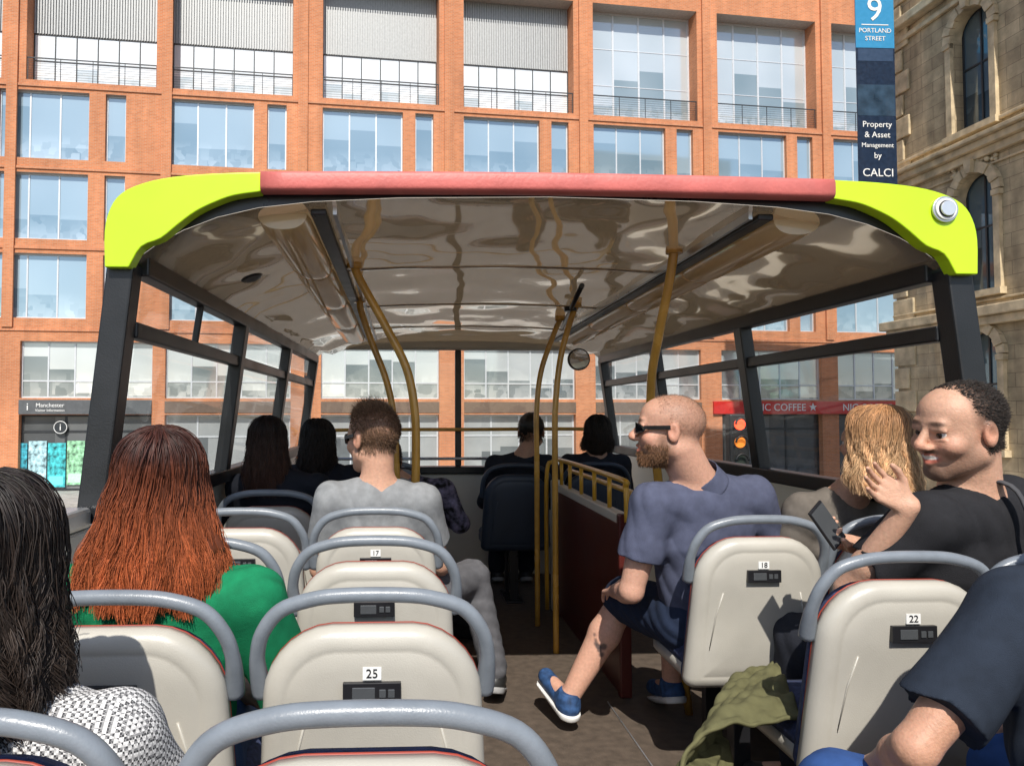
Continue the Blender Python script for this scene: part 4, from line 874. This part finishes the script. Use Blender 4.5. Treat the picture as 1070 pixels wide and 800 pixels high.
person("woman with long wavy black hair in houndstooth shirt seated on bus",(-.585,1.22,.50),head=(-.600,1.14,1.075),hrot=(5,4,0),skin=SK,h=.006,sh=((-.770,1.12,.835),(-.415,1.12,.830)),bulk=.90,
   shirt=houndstooth(),sleeve=2,pants=dark,shoes=shoes_b,seed=1,wr_amp=.007,
   hair=dict(kind='long',n=11000,len=.25,width=.55,root=(.018,.012,.010),tip=(.045,.031,.024),wave=.018,wfreq=11,clump=11,frizz=.7))
person("woman with long ginger ombre hair in green top seated on bus",(-.565,1.80,.50),head=(-.560,1.76,1.120),hrot=(6,3,2),skin=SK,h=.006,hs=1.05,sh=((-.765,1.75,.880),(-.345,1.75,.878)),el=((-.84,1.84,.60),(-.26,1.86,.58)),bulk=.95,
   shirt=fabric("green_jersey",(.010,.20,.085)),sleeve=.9,pants=jeans,shoes=shoes_b,seed=2,wr_amp=.0075,
   hair=dict(kind='long',n=14000,len=.26,width=2.4,root=(.055,.017,.011),tip=(.44,.115,.040),wave=.006,clump=12,frizz=.5))
hs_short=lambda B:((B[:,2]>.078)|((B[:,1]<.03-(.04-B[:,2])*.4)&(B[:,2]>-.045)))&(B[:,2]>-.05)&~((np.abs(B[:,0])>.074)&(B[:,2]<.03)&(B[:,1]>-.04))
person("man with short brown hair, grey t-shirt and sunglasses in bus seat",(-.10,3.05,.54),head=(-.130,2.98,1.190),hrot=(42,-3,0),hs=1.12,h=.005,skin=(.58,.33,.23),bulk=.95,
   sh=((-.285,2.95,.960),(.065,2.97,.950)),el=((-.34,3.02,.68),(.14,3.1,.68)),wr=((-.2,3.3,.62),(.16,3.35,.62)),
   kn=((-.18,3.44,.56),(.30,3.42,.56)),an=((-.18,3.5,.12),(.40,3.42,.11)),toe=((-.18,3.67,.05),(.44,3.58,.05)),
   shirt=fabric("grey_marl",(.26,.27,.28)),sleeve=.6,pants=fabric("grey_jeans",(.12,.12,.13)),shoes=shoes_b,glasses=True,seed=3,wr_amp=.006,
   paint=[((0,-.035,.035),(.085,.085,.095),(.12,.066,.04),.2,False,.85)],
   hair=dict(kind='short',n=9500,len=.007,toplen=.032,where=hs_short,root=(.075,.041,.024),tip=(.22,.125,.07),flow=(0,-.2,-.5),topflow=(0,.45,.25),stand=.55,r=.0010))
person("woman with long dark brown hair seated near bus front",(-.62,3.82,.50),head=(-.68,3.75,1.14),hrot=(10,0,0),skin=SK,shirt=dark,sleeve=2,pants=dark,shoes=shoes_b,seed=4,
   hair=dict(kind='long',n=3000,len=.27,width=.9,root=(.022,.012,.009),tip=(.09,.038,.022),wave=.008,thick=1.2))
person("person with dark hair and black top seated near bus front",(-.50,4.45,.50),head=(-.50,4.38,1.12),hrot=(-15,0,0),skin=SK,shirt=dark,sleeve=2,pants=dark,shoes=shoes_b,seed=5,
   hair=dict(kind='long',n=1500,len=.2,width=.8,root=(.014,.010,.008),tip=(.03,.018,.012),thick=1.4))
floral=mat("dark_floral_print",(.09,.08,.12),.9,var=1.6,nscale=24)
person("person in dark floral sleeve slouched in bus seat",(-.02,4.30,.50),head=(-.11,4.28,1.02),hrot=(10,-5,0),skin=SK,sh=((-.20,4.24,.84),(.20,4.24,.86)),el=((-.28,4.35,.66),(.30,4.22,.68)),wr=((-.1,4.55,.68),(.16,4.5,.72)),
   shirt=floral,sleeve=2,pants=dark,shoes=shoes_b,seed=6,hair=dict(kind='short',n=1800,len=.02,where=hs_short,root=(.015,.01,.008),tip=(.03,.02,.015),cap=((0,-.016,.048),(.082,.102,.088),-.03)))
person("person with dark hair and black jacket in front bus seat",(.80,5.34,.50),head=(.87,5.25,1.15),hrot=(-10,0,0),skin=(.45,.25,.17),hs=1.08,shirt=dark,sleeve=2,pants=dark,shoes=shoes_b,seed=7,
   hair=dict(kind='short',n=1800,len=.02,where=hs_short,root=(.012,.009,.008),tip=(.03,.02,.015),cap=((0,-.016,.048),(.082,.102,.088),-.03)))
person("person with dark hair seated behind the stair rail",(1.34,5.42,.50),head=(1.36,5.32,1.14),hrot=(-20,0,0),skin=(.45,.25,.17),shirt=dark,sleeve=2,pants=dark,shoes=shoes_b,seed=8,
   hair=dict(kind='long',n=1200,len=.15,width=.8,root=(.014,.010,.008),tip=(.03,.018,.012),thick=1.4))
bsk=(.60,.335,.24); bb=(.13,.065,.035)
shoeblue=(mat("blue_trainer",(.025,.07,.18),.7,var=.5,nscale=40),mat("white_sole",(.75,.75,.73),.5))
tat=[((.79+random.uniform(-.035,.035),3.06+random.uniform(-.01,.01),.36+random.uniform(-.04,.05)),random.uniform(.008,.014),(.05,.045,.05)) for _ in range(14)]
person("bearded man with shaved head in navy polo and sunglasses",(1.12,2.80,.53),yaw=18,head=(.935,2.66,1.228),hrot=(74,2,0),hs=1.12,h=.0042,bulk=1.10,skin=bsk,jw=1.06,
   sh=((.875,2.66,.970),(1.285,2.77,.985)),el=((.80,2.68,.665),(1.40,2.86,.72)),wr=((.82,2.95,.60),(1.22,3.0,.64)),
   kn=((.90,3.12,.53),(1.16,3.22,.54)),an=((.66,3.10,.13),(1.14,3.25,.12)),toe=((.60,3.26,.17),(1.12,3.42,.06)),
   shirt=fabric("slate_navy_polo",(.085,.095,.15)),sleeve=.62,collar=True,wr_amp=.0045,pants=fabric("navy_shorts",(.02,.03,.06)),pant_len=.95,shoes=shoeblue,glasses=True,seed=19,wpaint=tat,
   paint=[((0,.045,-.085),(.070,.072,.042),bb,.25,False,.9),((0,.095,-.055),(.030,.02,.020),bb,.3,False,.6),((.066,.012,-.045),(.02,.026,.036),bb,.4,True,.8),
          ((0,-.030,.044),(.095,.090,.084),(.30,.165,.11),.22,False,.62)],
   hair=[dict(kind='short',name='beard',n=4500,len=.008,where=lambda B:(B[:,2]<-.040)&(B[:,2]>-.108)&(B[:,1]>.005)&~((B[:,1]>.083)&(B[:,2]>-.068)&(np.abs(B[:,0])<.02))&((B[:,2]<-.064)|(np.abs(B[:,0])>.048)),root=bb,tip=(.26,.13,.06),flow=(0,-.1,-.5),stand=.5,r=.0008),
         dict(kind='short',name='stubble_hair',n=11000,len=.0026,where=lambda B:(B[:,2]>-.01)&(B[:,1]<.048-.25*np.abs(B[:,0]))&((B[:,2]>.06)|(B[:,1]<.0))&~((np.abs(B[:,0])>.076)&(B[:,2]<.03)),root=(.15,.08,.05),tip=(.20,.11,.07),flow=(0,.1,-.1),stand=.8,r=.00045)])
lsk=(.58,.335,.23); lb=(.035,.022,.016)
lp,LH,LR=person("laughing man with goatee and receding hair in black t-shirt",(1.60,2.18,.53),yaw=30,head=(1.510,2.01,1.248),hrot=(98,-9,-6),hs=1.12,h=.0036,bulk=1.14,skin=lsk,jw=1.08,
   sh=((1.41,1.99,1.000),(1.76,2.14,1.03)),el=((1.25,2.10,.80),(1.68,2.40,.80)),wr=((1.325,1.95,1.050),(1.33,2.22,.905)),
   hands=(dict(d=(-.80,.12,.60),pn=(-.2,-.9,-.2),side=(.2,.1,1),curl=.32,sc=.92,spread=1.1,thumb=.8),dict(d=(-.85,-.3,.25),pn=(-.1,-.5,.8),side=(-.1,-.7,-.3),curl=.9,sc=1.02)),
   shirt=fabric("black_tshirt",(.022,.022,.025)),sleeve=.62,wr_amp=.007,pants=dark,shoes=shoes_b,seed=10,smile=True,lips=False,arm=.90,
   paint=[((0,.06,-.090),(.056,.055,.030),lb,.35,False,.75),((0,.098,-.036),(.034,.02,.009),lb,.4,False,.8),((.058,.038,-.052),(.024,.048,.038),lb,.7,True,.5),
          ((0,-.044,.048),(.10,.088,.085),lb,.12,False,.92)],
   hair=dict(kind='short',n=12000,len=.009,where=lambda B:(B[:,1]<.038-.25*np.abs(B[:,0]))&((B[:,2]>.05)|(B[:,1]<.0))&(B[:,2]>-.045)&~((np.abs(B[:,0])>.078)&(B[:,2]<.04)&(B[:,1]>-.035)),root=(.016,.012,.010),tip=(.045,.032,.025),flow=(0,-.7,-.2),stand=.35,r=.0009))
MB().tube(catmull([(1.66,1.90,.80),(1.64,1.925,1.0),(1.60,1.97,1.11),(1.52,2.16,1.05),(1.46,2.3,.85)],6),.018,mat("strap_webbing",(.06,.06,.065),.8),8,True,.35).build("bag_strap",None,lp)
ph=thing("mobile_phone","dark mobile phone held in a hand","phone",(1.20,2.14,.97)); MP=Matrix.Translation((1.205,2.13,.975))@Matrix.Rotation(math.radians(-35),4,'Y')@Matrix.Rotation(math.radians(25),4,'Z')
MB().box((-.034,-.004,-.065),(.034,.004,.065),M_unit).build("casing",MP,ph,.003); MB().box((-.031,-.0055,-.058),(.031,-.0045,.058),M_screen).build("screen",MP,ph)
person("blonde woman in grey top seated by bus window",(1.64,2.86,.50),yaw=10,head=(1.665,2.64,1.180),hrot=(25,0,0),skin=SK,hs=1.02,sh=((1.46,2.74,.93),(1.78,2.80,.93)),
   shirt=fabric("taupe_knit",(.16,.14,.12)),sleeve=2,pants=jeans,shoes=shoes_b,seed=11,hair=dict(kind='long',n=14000,len=.19,width=1.2,root=(.42,.22,.10),tip=(.82,.54,.30),wave=.012,wfreq=9,clump=9,frizz=.9,thick=.8))
person("man in dark navy t-shirt and jeans with elbow resting",(1.36,1.40,.47),yaw=10,head=(1.54,1.42,1.20),hrot=(0,0,0),hs=1.1,h=.006,bulk=1.14,skin=(.55,.30,.20),arm=.92,
   sh=((1.245,1.50,.895),(1.62,1.52,.92)),el=((1.000,1.47,.640),(1.70,1.55,.66)),wr=((1.03,1.66,.50),(1.5,1.75,.58)),kn=((.955,1.66,.462),(1.42,1.74,.46)),an=((.95,1.73,.12),(1.42,1.78,.12)),
   shirt=fabric("dark_navy_tshirt",(.024,.032,.048)),sleeve=.74,wr_amp=.006,pants=fabric("bright_denim",(.035,.085,.25)),shoes=shoes_b,seed=12,
   hair=dict(kind='short',n=1500,len=.015,where=hs_short,root=(.02,.015,.01),tip=(.04,.03,.02)))
# jacket: a draped cloth sheet with folds, thickened
nu,nv=110,100; JV=[]; 
path=catmull([(1.12,2.22,.490),(1.00,2.16,.492),(.89,2.10,.478),(.820,2.05,.42),(.780,2.02,.34),(.76,2.005,.25),(.755,2.00,.16),(.76,2.01,.06)],12)
path=np.array(path); L_=np.concatenate([[0],np.cumsum(np.linalg.norm(np.diff(path,axis=0),axis=1))]); su=np.linspace(0,L_[-1],nu)
PP=np.stack([np.interp(su,L_,path[:,k]) for k in range(3)],1); TT=np.gradient(PP,axis=0); TT/=np.linalg.norm(TT,axis=1,keepdims=True)
for i in range(nu):
    t=i/(nu-1); side=np.array([.30,.95,0.]); side=side/np.linalg.norm(side); side=side*(1-.55*t)+np.array([.85,-.35,0])*.55*t; side/=np.linalg.norm(side); nn_=np.cross(TT[i],side); nn_/=np.linalg.norm(nn_)
    if nn_@np.array([-.4,-.6,.7])<0: nn_=-nn_
    for j in range(nv):
        w=j/(nv-1)-.5; hw=.20*(1-.02*t+.10*math.sin(5*t+1))
        ph_=w*11+1.6*math.sin(2.3*t+.5)+t*1.5
        fold=.020*(.3+t)*(1-abs(math.sin(ph_)))**.8-.006+.007*math.sin(w*23+4*t+1.3)+.006*math.sin(t*15+w*7)+.003*math.sin(w*41-t*37)+.0025*math.sin(w*17+t*61)
        p=PP[i]+side*w*hw*2+nn_*(.018+fold)+np.array([0,0,-.05*max(0,abs(w)-.3)*2-.03*t*math.sin(w*5+1)]); JV.append(tuple(p))
jm=MB(); jm.add(JV,[(i*nv+j,i*nv+j+1,(i+1)*nv+j+1,(i+1)*nv+j) for i in range(nu-1) for j in range(nv-1)],fabric("khaki_cloth",(.13,.125,.060)),True)
jk=thing("jacket","crumpled khaki green jacket draped over a bus seat","jacket",(.95,2.1,.3)); jo=jm.build("cloth",None,jk); sm=jo.modifiers.new("thick",'SOLIDIFY'); sm.thickness=.010; sm.offset=0
bg=thing("backpack","black backpack standing on the bus floor in aisle","bag",(.34,4.35,0))
V,F=sdf_mesh([cone((.27,4.35,.10),(.41,4.35,.10),.09,.09,.03),cone((.28,4.37,.33),(.40,4.37,.33),.075,.075,.06),cone((.30,4.30,.15),(.39,4.30,.15),.07,.07,.02)],.006,wrinkle(.004,30,4)); me=np_mesh("bag_body",V,F); me.materials.append(fabric("black_nylon",(.015,.015,.018))); obj("bag_body",me,None,bg)
MB().tube(catmull([(.29,4.29,.38),(.28,4.24,.28),(.29,4.26,.12)],6),.012,M_unit,8,True,.4).build("strap",None,bg); MB().tube(catmull([(.40,4.29,.38),(.41,4.24,.28),(.40,4.26,.12)],6),.012,M_unit,8,True,.4).build("strap",None,bg)
# ------------------------------------------------------------------ light, camera
el_=math.radians(46); az=math.radians(184)
S=Vector((math.sin(az)*math.cos(el_),math.cos(az)*math.cos(el_),math.sin(el_)))
sl=bpy.data.lights.new("sun",'SUN'); sl.energy=5.0; sl.angle=math.radians(.5); sl.color=(1,.95,.87)
so=bpy.data.objects.new("sun",sl); scene.collection.objects.link(so); so.rotation_euler=S.to_track_quat('Z','Y').to_euler()
w=bpy.data.worlds.new("World"); scene.world=w; w.use_nodes=True; nt=w.node_tree; bgn=nt.nodes["Background"]
sky=nt.nodes.new("ShaderNodeTexSky"); sky.sky_type='NISHITA'; sky.sun_disc=False; sky.sun_elevation=el_; sky.sun_rotation=az
nt.links.new(sky.outputs[0],bgn.inputs[0]); bgn.inputs[1].default_value=.14
cam=bpy.data.cameras.new("camera"); co=bpy.data.objects.new("camera",cam); scene.collection.objects.link(co); scene.camera=co
co.location=(0,0,E); co.rotation_euler=(math.radians(92.17),0,math.radians(-2.5)); cam.sensor_width=36; cam.lens=790/1070*36; cam.shift_x=.071; cam.clip_end=2000; cam.clip_start=.05
scene.view_settings.view_transform='Standard'; scene.view_settings.look='None'; scene.view_settings.exposure=0
